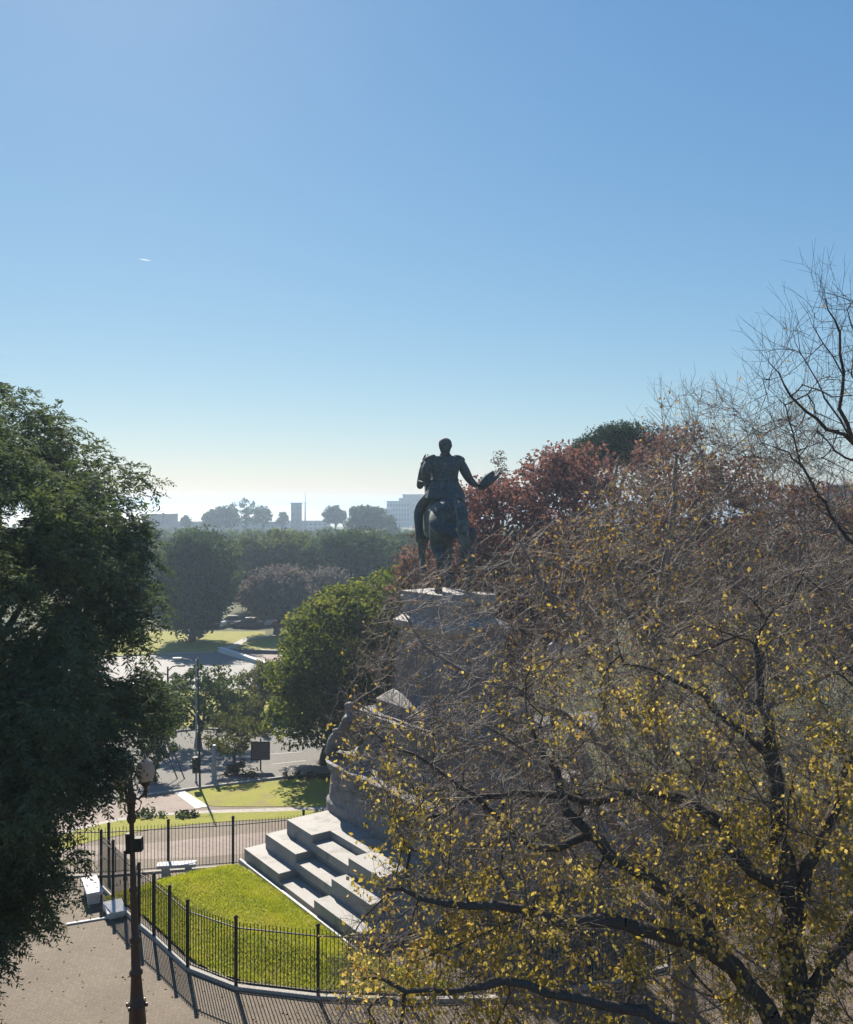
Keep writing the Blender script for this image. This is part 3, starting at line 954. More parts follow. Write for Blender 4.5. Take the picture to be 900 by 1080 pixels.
# right hand: palm, four bent fingers and a thumb round the hat's brim
m = MB()
for i, (dz, L) in enumerate(((.036, .055), (.012, .065), (-.012, .062), (-.034, .05))):
    b0 = Vector((.6, .02, 1.735 + dz))
    m.tube([XS @ b0, XS @ (b0 + Vector((L * .6, .012, .005))), XS @ (b0 + Vector((L, -.015, .0))), XS @ (b0 + Vector((L * .75, -.04, 0)))], [.013 * S, .012 * S, .011 * S, .008 * S], 6)
m.tube([XS @ Vector((.57, -.02, 1.75)), XS @ Vector((.6, -.05, 1.765)), XS @ Vector((.64, -.05, 1.765))], [.015 * S, .013 * S, .009 * S], 6)
m.build('finger', M['bronze'], rider)
# the hat: a two-cornered military hat, a curved body with an upturned brim
m = MB()
L0 = []
for i in range(11):
    t = i / 10
    cx = .585 + .27 * t
    cz = 1.71 + .26 * t ** 1.4
    hh = .018 + .085 * sin(pi * min(1, t * .92 + .04)) ** .8
    ww = .015 + .06 * sin(pi * t) ** .8
    tilt = R(48) * (0.5 + t * 0.5)
    ring = []
    for k in range(12):
        a = 2 * pi * k / 12
        u, v_ = hh * cos(a), ww * sin(a)
        ring.append(XS @ Vector((cx - sin(tilt) * u * .8, .02 + v_, cz + cos(tilt) * u)))
    L0.append(ring)
m.loft(L0)
m.build('hat', M['bronze'], rider)
m = MB()
m.tube([XS @ Vector(p) for p in ((.62, -.07, 1.72), (.74, -.1, 1.77), (.86, -.09, 1.87), (.95, -.04, 1.99))], [.012 * S, .03 * S, .03 * S, .012 * S], 6)
m.build('hat_brim', M['bronze'], rider)

# ------------------------------------------------------------ fences
def fence(label, posts, h, post_w, gap, base_h, post_h, rise=None):
    root = thing('iron_fence', label, 'fence', (posts[0][0], posts[0][1], 0))
    o = Vector((posts[0][0], posts[0][1], 0))
    P = [Vector((p[0], p[1], p[2] if len(p) > 2 else ground_z(p[1]))) for p in posts]
    for p in P:
        q = p - o
        mb = MB()
        mb.box((q.x, q.y, q.z + post_h / 2 - 0.1), (post_w, post_w, post_h + 0.2), bevel=0.008)
        mb.lathe([(post_w * .72, 0), (post_w * .72, .03), (post_w * .4, .05), (.01, .075)], (q.x, q.y, q.z + post_h), 8)
        mb.build('post', M['iron'], root)
    for p, q in zip(P, P[1:]):
        a, b = p - o, q - o
        d = b - a
        L = Vector((d.x, d.y, 0)).length
        ang = math.atan2(d.y, d.x)
        mb = MB()
        for zz in (base_h + 0.1, h - 0.17):
            za, zb = a + Vector((0, 0, zz)), b + Vector((0, 0, zz))
            dd = zb - za
            mt = Matrix.Translation((za + zb) / 2) @ dd.to_track_quat('X', 'Z').to_matrix().to_4x4()
            mb.box((0, 0, 0), (dd.length - post_w, 0.035, 0.03), mtx=mt)
        n = max(2, int(round((L - post_w) / gap)))
        for i in range(1, n):
            t = i / n
            c = a.lerp(b, t)
            top = h + (0.0 if i % 2 else -0.0)
            mb.box((c.x, c.y, c.z + (base_h + 0.06 + top) / 2), (0.018, 0.018, top - base_h - 0.06), ang)
        mb.build('picket_panel', M['iron'], root)
        mb = MB()
        mt = Matrix.Translation((a + b) / 2) @ d.to_track_quat('X', 'Z').to_matrix().to_4x4()
        mb.box((0, 0, base_h / 2 - 0.2), (d.length + 0.05, 0.15, base_h + 0.4), mtx=mt, bevel=0.015)
        mb.build('low_wall', M['kerb'], root)
    return root
FRONT = [(-11.35, 31.4), (-10.6, 30.45), (-9.87, 29.5), (-9.12, 28.55), (-8.4, 27.75), (-7.66, 26.85), (-6.87, 25.9), (-5.27, 24.9), (-2.94, 24.42), (-0.5, 24.25), (2.0, 24.35), (4.5, 24.9), (7.0, 26.0), (9.0, 27.8), (10.4, 30.2), (11.2, 33)]
fence('black iron fence with close pickets curving round the front of the bright lawn', FRONT, 1.86, 0.085, 0.105, 0.1, 1.97)
BACK = [(-13.9, 32.9), (-11.7, 33.15), (-9.75, 34.0), (-7.5, 34.9), (-4.9, 35.9), (-3.2, 37.8), (-0.9, 39.6), (1.3, 41.2), (3.6, 42.6), (6.2, 43), (8.6, 41.6), (10.4, 39.2), (11.2, 36)]
fence('black iron fence crossing behind the lawn beside the pink garden path', BACK, 1.82, 0.09, 0.12, 0.1, 1.95)

# ------------------------------------------------------------ lawn inside the fence, with its mound
LAWN = [(-10.9, 30.4), (-9.3, 32.0), (-8.2, 32.75), (-6.95, 33.2), (-5.6, 31.6), (-4.3, 29.9), (-3.0, 28.05), (-1.7, 26.6), (0.4, 25.2), (1.6, 24.75), (-0.5, 24.55), (-2.94, 24.7), (-5.15, 25.2), (-6.65, 26.15), (-8.2, 28.0), (-9.7, 29.75)]
def lawn_h(x, y):
    e = edge_dist(np.atleast_1d(x), np.atleast_1d(y), LAWN)
    t = np.clip(e / 1.7, 0, 1)
    return 0.09 + 0.42 * (t * t * (3 - 2 * t))
def make_mound():
    bm = bmesh.new()
    vs = [bm.verts.new((p[0], p[1], 0)) for p in smooth_poly(LAWN, 3)]
    es = [bm.edges.new((vs[i], vs[(i + 1) % len(vs)])) for i in range(len(vs))]
    bmesh.ops.triangle_fill(bm, edges=es, use_beauty=True)
    x = -11.2
    while x < 2:
        bmesh.ops.bisect_plane(bm, geom=bm.verts[:] + bm.edges[:] + bm.faces[:], plane_co=(x, 0, 0), plane_no=(1, 0, 0), dist=1e-4); x += 0.35
    y = 24.3
    while y < 33.4:
        bmesh.ops.bisect_plane(bm, geom=bm.verts[:] + bm.edges[:] + bm.faces[:], plane_co=(0, y, 0), plane_no=(0, 1, 0), dist=1e-4); y += 0.35
    X = np.array([v.co.x for v in bm.verts]); Y = np.array([v.co.y for v in bm.verts])
    H = lawn_h(X, Y)
    for v, h in zip(bm.verts, H): v.co.z = h
    for v in vs: v.co.z = 0.02
    for f in bm.faces:
        f.smooth = True
        if f.normal.z < 0: f.normal_flip()
    bmesh.ops.recalc_face_normals(bm, faces=bm.faces)
    me = bpy.data.meshes.new('mound_lawn'); bm.to_mesh(me); bm.free()
    o = link_mesh('mound_lawn', me, M['lawn']); o['kind'] = 'structure'
    rng = np.random.default_rng(5)
    n = 150000
    x = rng.uniform(-11, 1.6, n); y = rng.uniform(24.5, 33.2, n)
    ok = in_poly(x, y, LAWN); x, y = x[ok], y[ok]
    z = lawn_h(x, y)
    h = rng.uniform(0.03, 0.075, len(x))
    a = rng.uniform(0, 2 * np.pi, len(x))
    c = np.stack([x, y, z], 1)
    s = np.stack([np.cos(a), np.sin(a), 0 * a], 1) * 0.012
    tip = c + rng.normal(size=c.shape) * 0.02 + np.stack([0 * h, 0 * h, h], 1)
    V = np.stack([c - s, c + s, tip], 1).reshape(-1, 3)
    g = np_mesh('lawn_grass', V, np.arange(len(V)).reshape(-1, 3), M['grass'])
    tag(g, 'short sunlit grass covering the mound inside the fence', 'grass', kind='stuff')
make_mound()

rng = np.random.default_rng(77)
n = 1500
x = np.concatenate([rng.normal(2.0, 3.6, n), rng.uniform(-12, 2, 260)]); y = np.concatenate([rng.normal(21.0, 2.6, n), rng.uniform(20, 31, 260)])
keep = (edge_dist(x, y, FRONT) > .2) & (y < 31) & ~in_poly(x, y, LAWN) & ((x + 1) ** 2 / 60 + (y - 34) ** 2 / 90 > 1)
x, y = x[keep], y[keep]
V, Q = leaf_quads(np.stack([x, y, np.full(len(x), .03)], 1), rng.normal(size=(len(x), 3)) * [1, 1, .15], rng.normal(size=(len(x), 3)) * [.25, .25, 0] + [0, 0, 1], rng.uniform(.06, .11, len(x)), rng.uniform(.04, .07, len(x)))
tag(np_mesh('fallen_leaves', V, Q, M['brown_leaf']), 'dry brown leaves scattered over the plaza paving', 'fallen leaves', kind='stuff')

# ------------------------------------------------------------ stone benches
def bench(label, p, L, W, H, rz):
    r = thing('stone_bench', label, 'bench', p, rz)
    MB().box((0, 0, H - 0.06), (L, W, 0.12), bevel=0.015).build('seat', M['stone_white'], r)
    for sx in (-1, 1):
        MB().box((sx * L * 0.3, 0, (H - 0.12) / 2 - 0.02), (L * 0.16, W * 0.75, H - 0.1), bevel=0.01).build('leg', M['stone_white'], r)
    return r
p = gp(97, 947); bench('white stone bench standing clear of the fence near its corner post', p, 1.45, 0.52, 0.46, R(118))
p = gp(121, 964); bench('low white stone bench tucked against the foot of the iron fence', p, 1.0, 0.6, 0.26, R(118))
p = gp(208, 905); p.z = ground_z(p.y); bench('long narrow white stone bench between the lawn and the back fence', (p.x, 33.2, ground_z(33.2)), 1.4, 0.4, 0.5, R(8))

# ------------------------------------------------------------ street lamp
lp = Vector((-7.14, 22.3, 0))
lamp = thing('street_lamp', 'ornate rust brown lamp post with white globes, in front of the iron fence', 'street lamp', lp)
lamp.rotation_euler = (0, R(-1.7), 0)
m = MB()
m.lathe([(.3, -.1), (.3, .12), (.26, .16), (.25, .3), (.27, .34), (.22, .4), (.19, .95), (.23, .98), (.23, 1.05), (.17, 1.1), (.145, 1.4), (.125, 1.75), (.165, 1.78), (.165, 1.84), (.115, 1.9), (.11, 2.3), (.105, 2.55), (.14, 2.58), (.14, 2.66), (.09, 2.7),
         (.085, 3.4), (.078, 3.8), (.105, 3.83), (.105, 3.9), (.07, 3.95), (.062, 4.9), (.058, 5.5), (.1, 5.55), (.12, 5.65), (.085, 5.75), (.1, 5.95), (.13, 6.1), (.14, 6.2), (.08, 6.28), (.05, 6.6), (.05, 6.9), (.09, 6.95), (.03, 7.0)], n=14)
for k in range(6):
    a = k * pi / 3
    m.box((cos(a) * .245, sin(a) * .245, 1.02), (.045, .045, .09), a)
    m.box((cos(a) * .285, sin(a) * .285, .25), (.05, .05, .3), a)
m.build('post', M['lamp_iron'], lamp)
def globe_set(parent, c):
    g = MB().lathe([(.07, -.22), (.15, -.21), (.21, -.13), (.235, .0), (.225, .1), (.18, .18), (.18, .2)], c, 18).build('globe', M['globe'], parent)
    MB().lathe([(.19, .195), (.2, .22), (.15, .28), (.07, .34), (.03, .38), (.045, .41), (.01, .46)], c, 16).build('globe_cap', M['globe'], g)
    MB().lathe([(.02, -.62), (.035, -.55), (.05, -.45), (.03, -.4), (.09, -.33), (.13, -.27), (.1, -.24)], c, 12).build('globe_holder', M['lamp_iron'], g)
    return g
for a in (10, 130, 250):
    dx, dy = cos(R(a)), sin(R(a))
    pts = [(dx * .06, dy * .06, 6.15), (dx * .18, dy * .18, 6.1), (dx * .3, dy * .3, 6.2), (dx * .36, dy * .36, 6.42), (dx * .36, dy * .36, 6.52)]
    m = MB().tube(pts, [.04, .036, .034, .034, .04], 8)
    m.tube([(dx * .05, dy * .05, 5.75), (dx * .2, dy * .2, 5.85), (dx * .25, dy * .25, 6.02), (dx * .18, dy * .18, 6.1)], [.02, .02, .02, .015], 6)
    m.build('arm', M['lamp_iron'], lamp)
    globe_set(lamp, (dx * .36, dy * .36, 6.75))
m = MB().box((.16, -.02, 5.0), (.2, .2, .34), bevel=.02)
m.box((.06, 0, 5.0), (.1, .08, .08))
m.build('control_box', M['iron'], lamp)
m = MB().box((-.09, 0, 5.02), (.12, .14, .5), bevel=.015)
m.build('junction_box', M['iron'], lamp)

# second lamp standing beyond, its globes show through the twigs
lq = at(584, 688, 31.0)
l2 = thing('street_lamp', 'white globed lamp half hidden by bare twigs to the right of the monument', 'street lamp', (lq.x, lq.y, 0))
m = MB().lathe([(.34, -.1), (.34, .3), (.22, .4), (.2, 1.0), (.14, 1.9), (.085, 2.7), (.06, 4.9), (.12, 5.65), (.13, lq.z - .6), (.05, lq.z - .3), (.03, lq.z)], n=12)
m.build('post', M['lamp_iron'], l2)
for a, rr in ((0, .52), (180, .52), (90, .02)):
    dx, dy = cos(R(a)) * rr, sin(R(a)) * rr
    MB().tube([(0, 0, lq.z - .7), (dx * .6, dy * .6, lq.z - .75), (dx, dy, lq.z - .6), (dx, dy, lq.z - .4)], .035, 6).build('arm', M['lamp_iron'], l2)
    globe_set(l2, (dx, dy, lq.z))

# ------------------------------------------------------------ near left tree: fine hanging foliage
def frond_tree():
    rng = np.random.default_rng(11)
    base = Vector((-10.8, 17.0, 0))
    root = thing('evergreen_tree', 'huge dark evergreen tree with fine drooping foliage filling the left edge', 'tree', base)
    poly = [(-420, 900), (-430, 640), (-330, 480), (-180, 400), (-60, 386), (0, 392), (32, 402), (56, 424), (78, 446), (84, 468), (96, 480), (114, 506), (132, 532), (136, 562), (142, 610), (148, 650), (146, 700), (142, 745), (142, 785), (136, 822), (106, 842), (80, 862), (62, 890), (50, 915), (44, 940), (58, 975), (62, 1000), (44, 1022), (22, 1042), (0, 1080), (-60, 1110), (-200, 1090), (-330, 1030)]
    d0 = 17.0
    HOLES = ((14, 543, 13), (27, 538, 10), (124, 706, 12), (6, 640, 8))
    def px(P): return HX + P[:, 0] / P[:, 1] * F, HY + (CAMZ - P[:, 2]) / P[:, 1] * F
    C = crown_points(poly, d0, 4.2, 620, rng, 0.5, 3.2, 0.58)
    low = C[430:][C[430:][:, 2] < 8]
    C = np.concatenate([C[:430 - len(low)], low])
    big = np.concatenate([C[:430], crown_points(poly, d0, 4.0, 260, rng, 0.4, 2.2, 0.45)])
    rl = np.concatenate([rng.uniform(.7, 1.25, 430), rng.uniform(.35, .6, 260)])
    C = big
    extra = np.array([tuple(at(a, b_, 17.2)) for a, b_ in ((104, 812), (116, 824), (122, 806), (98, 834), (110, 796), (88, 850))])
    C = np.concatenate([C, extra]); rl = np.concatenate([rl, np.full(len(extra), .46)])
    x, y = px(C)
    rl = np.where(C[:, 2] < 5, rl * .85, rl)
    tg = C[rng.choice(len(C), 16, replace=False)]
    trunk_part(root, base, tg, 0.42, rng, M['bark'], 0.5)
    # sprays over the upper and outer side of every lobe
    vis = x > -90
    per = (np.where(vis, 84, 22) * (rl / .9) ** 1.6).astype(int) + 6
    c = np.repeat(C, per, 0); r = np.repeat(rl, per)
    u = unit(rng.normal(size=c.shape))
    u[:, 2] = np.where(u[:, 2] < -.35, -u[:, 2], u[:, 2])
    sp = c + u * (r * rng.uniform(.25, .9, len(c)) ** .6)[:, None] * np.array([1, 1, .8])
    xx, yy = px(sp)
    ok = np.ones(len(sp), bool)
    for hx, hy, hr in HOLES:
        ok &= ~(((xx - hx) ** 2 + (yy - hy) ** 2) < (hr * 1.35) ** 2)
    sp, u = sp[ok], u[ok]
    d = unit(u * 0.75 + rng.normal(size=sp.shape) * 0.5 + np.array([0, 0, -0.35]))
    Ls = rng.uniform(0.25, 0.5, len(sp))
    nl = 14
    t = np.tile(np.linspace(0.05, 1, nl), len(sp))
    pd = np.repeat(d, nl, 0); pp = np.repeat(sp, nl, 0); pl = np.repeat(Ls, nl)
    pos = pp + pd * (pl * t)[:, None]
    pos[:, 2] -= pl * t * t * 0.5
    tang = unit(pd + np.stack([0 * t, 0 * t, -0.9 * t], 1))
    side = unit(np.cross(tang, np.array([0, 0, 1.0]) + rng.normal(size=tang.shape) * 0.25))
    sgn = np.where(np.arange(len(t)) % 2 == 0, 1.0, -1.0)[:, None]
    ld = unit(side * sgn + tang * 0.55 + np.array([0, 0, -0.25]) + rng.normal(size=tang.shape) * 0.2)
    wl = 0.165 * (1 - 0.45 * t) * rng.uniform(0.7, 1.25, len(t))
    cpos = pos + ld * (wl * 0.5)[:, None]
    nrm = unit(np.cross(tang, side) + rng.normal(size=tang.shape) * 0.35)
    V, Q = leaf_quads(cpos, ld, nrm, wl, wl * 0.30)
    np_mesh('crown', V - np.array(base), Q, M['dark_leaf'], root)
    # hanging stems
    k = rng.choice(len(sp), min(len(sp), 7000), replace=False)
    e = sp[k] + d[k] * Ls[k][:, None]; e[:, 2] -= Ls[k] * .45
    V, Q = prisms(sp[k], e, np.full(len(k), .008), np.full(len(k), .003), 3)
    np_mesh('twigs', V - np.array(base), Q, M['bark'], root)
frond_tree()

# ------------------------------------------------------------ near right trees
def autumn_tree():
    rng = np.random.default_rng(21)
    A = lambda x, y, d: at(x, y, d)
    base = Vector((5.2, 11.3, 0))
    limbs = [
        ([base, base + Vector((-.1, 0, 2.5)), A(868, 1330, 11.1), A(850, 1200, 11), A(838, 1080, 11), A(834, 960, 11), A(823, 870, 11.1), A(815, 800, 11.3), A(803, 740, 11.5), A(795, 680, 11.9)], 0.300, 0.0390),
        ([A(862, 1290, 11.1), A(830, 1120, 10.8), A(790, 1040, 10.6), A(760, 1008, 10.5), A(720, 990, 10.4), A(674, 976, 10.4), A(600, 970, 10.4), A(541, 960, 10.3), A(470, 952, 10.3), A(405, 935, 10.4)], 0.163, 0.0182),
        ([A(760, 1008, 10.5), A(730, 957, 10.6), A(689, 930, 10.7), A(648, 908, 10.8), A(632, 882, 11), A(600, 858, 11.2), A(585, 812, 11.6), A(560, 770, 12)], 0.106, 0.0260),
        ([A(834, 940, 11), A(800, 918, 11.2), A(767, 887, 11.5), A(748, 858, 11.7), A(680, 832, 12), A(630, 846, 12.2), A(560, 835, 12.5), A(480, 850, 12.6), A(420, 880, 12.4)], 0.088, 0.0156),
        ([A(855, 1230, 11), A(780, 1120, 10), A(680, 1070, 9.7), A(600, 1052, 9.6), A(530, 1036, 9.7), A(450, 1046, 9.9), A(380, 1030, 10)], 0.100, 0.0156),
        ([A(834, 980, 11), A(860, 900, 11), A(890, 830, 11.2), A(920, 740, 11.3)], 0.100, 0.0260),
        ([A(838, 1080, 11), A(900, 980, 10.6), A(980, 900, 10.4)], 0.112, 0.0260),
        ([A(815, 800, 11.3), A(770, 760, 11.8), A(720, 720, 12.3), A(660, 700, 12.8)], 0.062, 0.0156),
        ([A(632, 882, 11), A(560, 890, 11.4), A(500, 840, 11.8), A(440, 800, 12.2), A(390, 770, 12.4)], 0.056, 0.0130),
        ([A(850, 1200, 11), A(960, 1120, 12), A(1080, 1010, 12.6)], 0.125, 0.0260),
    ]
    poly = [(338, 1085), (345, 1035), (372, 975), (420, 920), (430, 880), (395, 850), (358, 800), (352, 745), (420, 760), (520, 715), (600, 672), (680, 640), (760, 610), (880, 580), (1000, 570), (1090, 700), (1100, 1100), (900, 1180), (360, 1160)]
    at1 = crown_points(poly, 12.1, 2.3, 3600, rng, 0.8, 1.8)
    P, par, D, rad = grow(limbs, at1, rng, 0.2)
    b = np.array(base)
    root = thing('autumn_tree', 'spreading autumn tree with dark limbs and yellow leaves filling the lower right', 'tree', base)
    V, Q = branch_mesh(P, par, rad)
    np_mesh('trunk', V - b, Q, M['bark'], root, True)
    (V, Q), tips, td = twig_mesh(P, D, rad, rng, 6, 0.2, 0.6, 0.1, 0.0036)
    np_mesh('twigs', V - b, Q, M['dark_twig'], root)
    # leaves in patches, as the crown thins out
    cl = [(385, 1010, 10.2, .9), (450, 975, 10.2, .8), (520, 905, 11, .5), (540, 1010, 10, .9), (620, 1000, 10, .8), (690, 1010, 10, .9), (640, 940, 10.6, .6), (720, 940, 10.5, .7), (780, 950, 11, .8),
          (870, 960, 11, 1.0), (880, 850, 11, 1.0), (860, 760, 11, .9), (770, 830, 11.5, .9), (700, 860, 11.5, .7), (820, 700, 12, .7), (700, 750, 12, .9), (640, 740, 12.4, .8), (590, 690, 12.6, .5), (740, 690, 12.2, .6),
          (390, 860, 12.2, .7), (440, 840, 12.2, .7), (365, 800, 12.4, .5), (420, 780, 12.3, .5), (520, 740, 12.5, .6), (600, 790, 12, .6), (400, 1060, 10, .8), (480, 1060, 10, .8), (800, 1040, 10.4, .9), (600, 1070, 9.8, .8), (900, 1050, 10.5, 1.0), (360, 1060, 10, .7), (540, 1060, 9.8, .9), (700, 1060, 9.9, .9), (480, 1010, 10.1, .8), (580, 950, 10.5, .6), (430, 930, 10.6, .6), (840, 900, 11, .9), (780, 780, 11.6, .7)]
    dens = np.full(len(tips), 0.015)
    for x, y, d, r in cl:
        c = np.array(A(x, y, d))
        wt = 1.5 if y > 880 else (.9 if y > 840 else .42)
        dens += np.exp(-((tips - c) ** 2 * np.array([1, .35, 1])).sum(1) / (2 * (r * .5) ** 2)) * wt
    dens *= np.clip(.35 + 1.9 * fbm(tips, 2.2, 5), 0.05, 1.6)
    k = rng.random(len(tips)) < np.clip(dens, 0, .9)
    k2 = rng.random(len(tips)) < np.clip(dens, 0, .9) * .7
    tp = np.concatenate([tips[k], tips[k2], tips[k], tips[k2]]); dd = np.concatenate([td[k], td[k2], td[k], td[k2]])
    tp = tp + rng.normal(size=tp.shape) * .035
    ld = unit(dd * .4 + rng.normal(size=tp.shape) * .6 + np.array([0, 0, -.7]))
    L = rng.uniform(.04, .09, len(tp)) * rng.uniform(.8, 1, len(tp))
    V, Q = leaf_quads(tp + ld * (L * .6)[:, None], ld, rng.normal(size=tp.shape) + np.array([0, -.3, .3]), L, L * .68)
    np_mesh('crown', V - b, Q, M['yellow_leaf'], root)
    print('autumn', len(P), len(tips), len(tp))
autumn_tree()

def twiggy_tree():
    rng = np.random.default_rng(31)
    A = lambda x, y, d: at(x, y, d)
    base = Vector((5.2, 18.2, 0))
    limbs = [
        ([base, base + Vector((0, 0, 3)), A(720, 1020, 18), A(712, 900, 18), A(700, 800, 18), A(690, 700, 18.2), A(700, 610, 18.3), A(710, 540, 18.4), A(715, 480, 18.5)], 0.3, 0.03),
        ([A(712, 900, 18), A(650, 800, 17.6), A(570, 740, 17.4), A(500, 715, 17.3), A(450, 680, 17.2), A(425, 640, 17.2)], 0.12, 0.015),
        ([A(700, 800, 18), A(630, 700, 17.6), A(580, 630, 17.5), A(550, 570, 17.5)], 0.11, 0.02),
        ([A(712, 880, 18), A(780, 760, 18), A(830, 650, 18), A(850, 560, 18)], 0.12, 0.02),
        ([A(720, 980, 18), A(640, 860, 17), A(540, 800, 16.6), A(450, 770, 16.5), A(380, 750, 16.5)], 0.11, 0.012),
        ([A(690, 700, 18.2), A(650, 620, 18.4), A(630, 560, 18.6), A(640, 510, 18.6)], 0.08, 0.02),
        ([A(720, 980, 18), A(620, 900, 19.5), A(540, 850, 20), A(470, 830, 20)], 0.09, 0.012),
        ([A(780, 760, 18), A(860, 720, 18), A(940, 680, 18.4)], 0.08, 0.02),
        ([A(700, 610, 18.3), A(750, 540, 18.4), A(790, 480, 18.5)], 0.06, 0.012),
    ]
    poly = [(400, 640), (425, 590), (470, 586), (520, 582), (556, 568), (590, 555), (630, 522), (676, 480), (720, 455), (760, 458), (800, 480), (860, 500), (930, 520), (1010, 620), (1010, 860), (850, 950), (600, 930), (470, 900), (410, 830), (375, 770), (352, 730), (372, 690)]
    a1 = crown_points(poly, 18.0, 3.4, 4600, rng, 0.8, 2.4)
    sx = HX + a1[:, 0] / a1[:, 1] * F
    a1 = a1[rng.random(len(a1)) < np.interp(sx, [380, 540, 640], [.75, .9, 1])]
    sh = crown_points([(680, 470), (700, 420), (722, 408), (740, 428), (765, 412), (790, 436), (830, 420), (868, 470), (880, 500), (760, 480), (720, 462)], 18.2, 1.6, 150, rng, 0.8, 1.2)
    a1 = np.concatenate([a1, sh])
    P, par, D, rad = grow(limbs, a1, rng, 0.26)
    def veil(Q):
        # the crown is thin on the monument's side and thick away from it
        x = HX + Q[:, 0] / Q[:, 1] * F
        return (np.interp(x, [380, 520, 600, 700], [2.6, 3.0, 3.4, 4.0]) + rng.random(len(Q))).astype(int)
    b = np.array(base)
    root = thing('twiggy_tree', 'nearly bare tree of dense grey twigs veiling the monument', 'tree', base)
    V, Q = branch_mesh(P, par, rad)
    np_mesh('trunk', V - b, Q, M['bark_grey'], root, True)
    (V, Q), tips, td = twig_mesh(P, D, rad, rng, veil, 0.3, 0.9, 0.12, 0.005)
    np_mesh('twigs', V - b, Q, M['twig'], root)
    dens = np.full(len(tips), 0.03)
    for x, y, r, s in ((590, 605, .7, .3), (620, 580, .6, .2), (700, 530, .8, .16), (690, 640, .9, .12), (600, 690, .8, .2), (380, 770, .5, .2), (770, 560, .7, .1), (730, 600, .6, .14), (560, 700, .6, .12), (800, 680, 1., .12), (860, 600, .8, .08), (660, 560, .8, .2), (740, 640, 1., .14), (640, 660, .8, .2), (700, 690, 1., .2)):
        c = np.array(A(x, y, 17.5))
        dens += np.exp(-((tips - c) ** 2 * np.array([1, .2, 1])).sum(1) / (2 * (r * .62) ** 2)) * s
    k = rng.random(len(tips)) < dens * 1.7
    tp, dd = tips[k], td[k]
    ld = unit(dd * .4 + rng.normal(size=tp.shape) * .6 + np.array([0, 0, -.7]))
    L = rng.uniform(.06, .1, len(tp))
    V, Q = leaf_quads(tp + ld * (L * .6)[:, None], ld, rng.normal(size=tp.shape), L, L * .62)
    np_mesh('crown', V - b, Q, M['brown_leaf'], root)
    print('twiggy', len(P), len(tips), len(tp))
twiggy_tree()

def bare_trees():
    rng = np.random.default_rng(41)
    A = lambda x, y, d: at(x, y, d)
    base = Vector((7.6, 13.0, 0))
    limbs = [
        ([base, base + Vector((0, 0, 4)), A(990, 780, 13), A(970, 640, 13), A(945, 540, 13), A(925, 490, 13), A(897, 462, 12.9), A(890, 430, 12.8), A(889, 395, 12.7), A(884, 350, 12.6), A(876, 325, 12.6), A(868, 305, 12.6)], 0.144, 0.0042),
        ([A(912, 480, 13), A(886, 460, 12.9), A(862, 442, 12.7), A(838, 418, 12.6), A(820, 392, 12.5), A(806, 372, 12.4)], 0.032, 0.0042),
        ([A(970, 640, 13), A(930, 520, 13.3), A(905, 490, 13.5), A(880, 475, 13.5), A(862, 455, 13.6)], 0.036, 0.0084),
        ([A(889, 395, 12.7), A(870, 360, 12.5), A(855, 330, 12.4)], 0.013, 0.0042),
        ([A(897, 462, 12.9), A(872, 420, 13), A(852, 385, 13.1), A(842, 350, 13.2)], 0.016, 0.0042),
        ([A(925, 490, 13), A(912, 420, 13), A(902, 360, 13.1), A(896, 330, 13.1)], 0.036, 0.0056),
        ([A(945, 540, 13), A(980, 450, 13), A(1000, 380, 13)], 0.058, 0.0070),
        ([A(970, 640, 13), A(890, 560, 14), A(864, 520, 14.3), A(845, 490, 14.5), A(830, 478, 14.6), A(806, 466, 14.7)], 0.040, 0.0070),
        ([A(845, 492, 14.5), A(838, 460, 14.5), A(826, 430, 14.5), A(812, 412, 14.5)], 0.018, 0.0035),
    ]
    poly = [(792, 440), (795, 400), (800, 370), (830, 360), (845, 325), (865, 303), (895, 320), (1000, 330), (1080, 420), (1080, 560), (960, 600), (860, 560), (815, 500)]
    a1 = crown_points(poly, 13.4, 2.0, 1000, rng, 0.8, 1.5)
    P, par, D, rad = grow(limbs, a1, rng, 0.22)
    b = np.array(base)
    root = thing('bare_tree', 'bare winter tree with upright black twigs against the sky at the right edge', 'tree', base)
    V, Q = branch_mesh(P, par, rad)
    np_mesh('trunk', V - b, Q, M['bark'], root, True)
    (V, Q), tips, td = twig_mesh(P, D, rad, rng, 1, 0.35, 0.9, 0.6, 0.0034, side=.32)
    np_mesh('twigs', V - b, Q, M['bark'], root)
    k = rng.random(len(tips)) < .02
    tp, dd = tips[k], td[k]
    ld = unit(dd * .4 + rng.normal(size=tp.shape) * .6 + np.array([0, 0, -.7]))
    L = rng.uniform(.04, .07, len(tp))
    V, Q = leaf_quads(tp + ld * (L * .6)[:, None], ld, rng.normal(size=tp.shape), L, L * .6)
    np_mesh('leaves', V - b, Q, M['brown_leaf'], root)
bare_trees()

# ------------------------------------------------------------ trees behind the monument
G = lambda x, y: (x, y, ground_z(y))
def base_at(px, d):
    return Vector(((px - HX) / F * d, d, ground_z(d)))
leafy_tree('red_tree', 'reddish brown autumn tree directly behind the horseman', 'tree', base_at(540, 52),
           [(415, 640), (420, 590), (432, 560), (470, 530), (505, 505), (520, 480), (532, 474), (545, 486), (570, 470), (600, 460), (628, 462), (640, 500), (650, 560), (640, 700), (540, 730), (430, 720)],
           52, 4.5, 420, 1.15, 130, 0.26, 0.16, 'red_leaf', 51, 0.35, margin=3.5)
leafy_tree('red_tree', 'rusty red autumn tree with the highest crown, right of the dark round pine', 'tree', base_at(735, 50),
           [(640, 560), (650, 520), (668, 480), (690, 455), (715, 442), (738, 450), (750, 470), (790, 490), (850, 505), (930, 540), (930, 700), (700, 720), (640, 640)],
           50, 4.5, 380, 1.15, 130, 0.26, 0.16, 'red_leaf', 52, 0.35, margin=3.5)
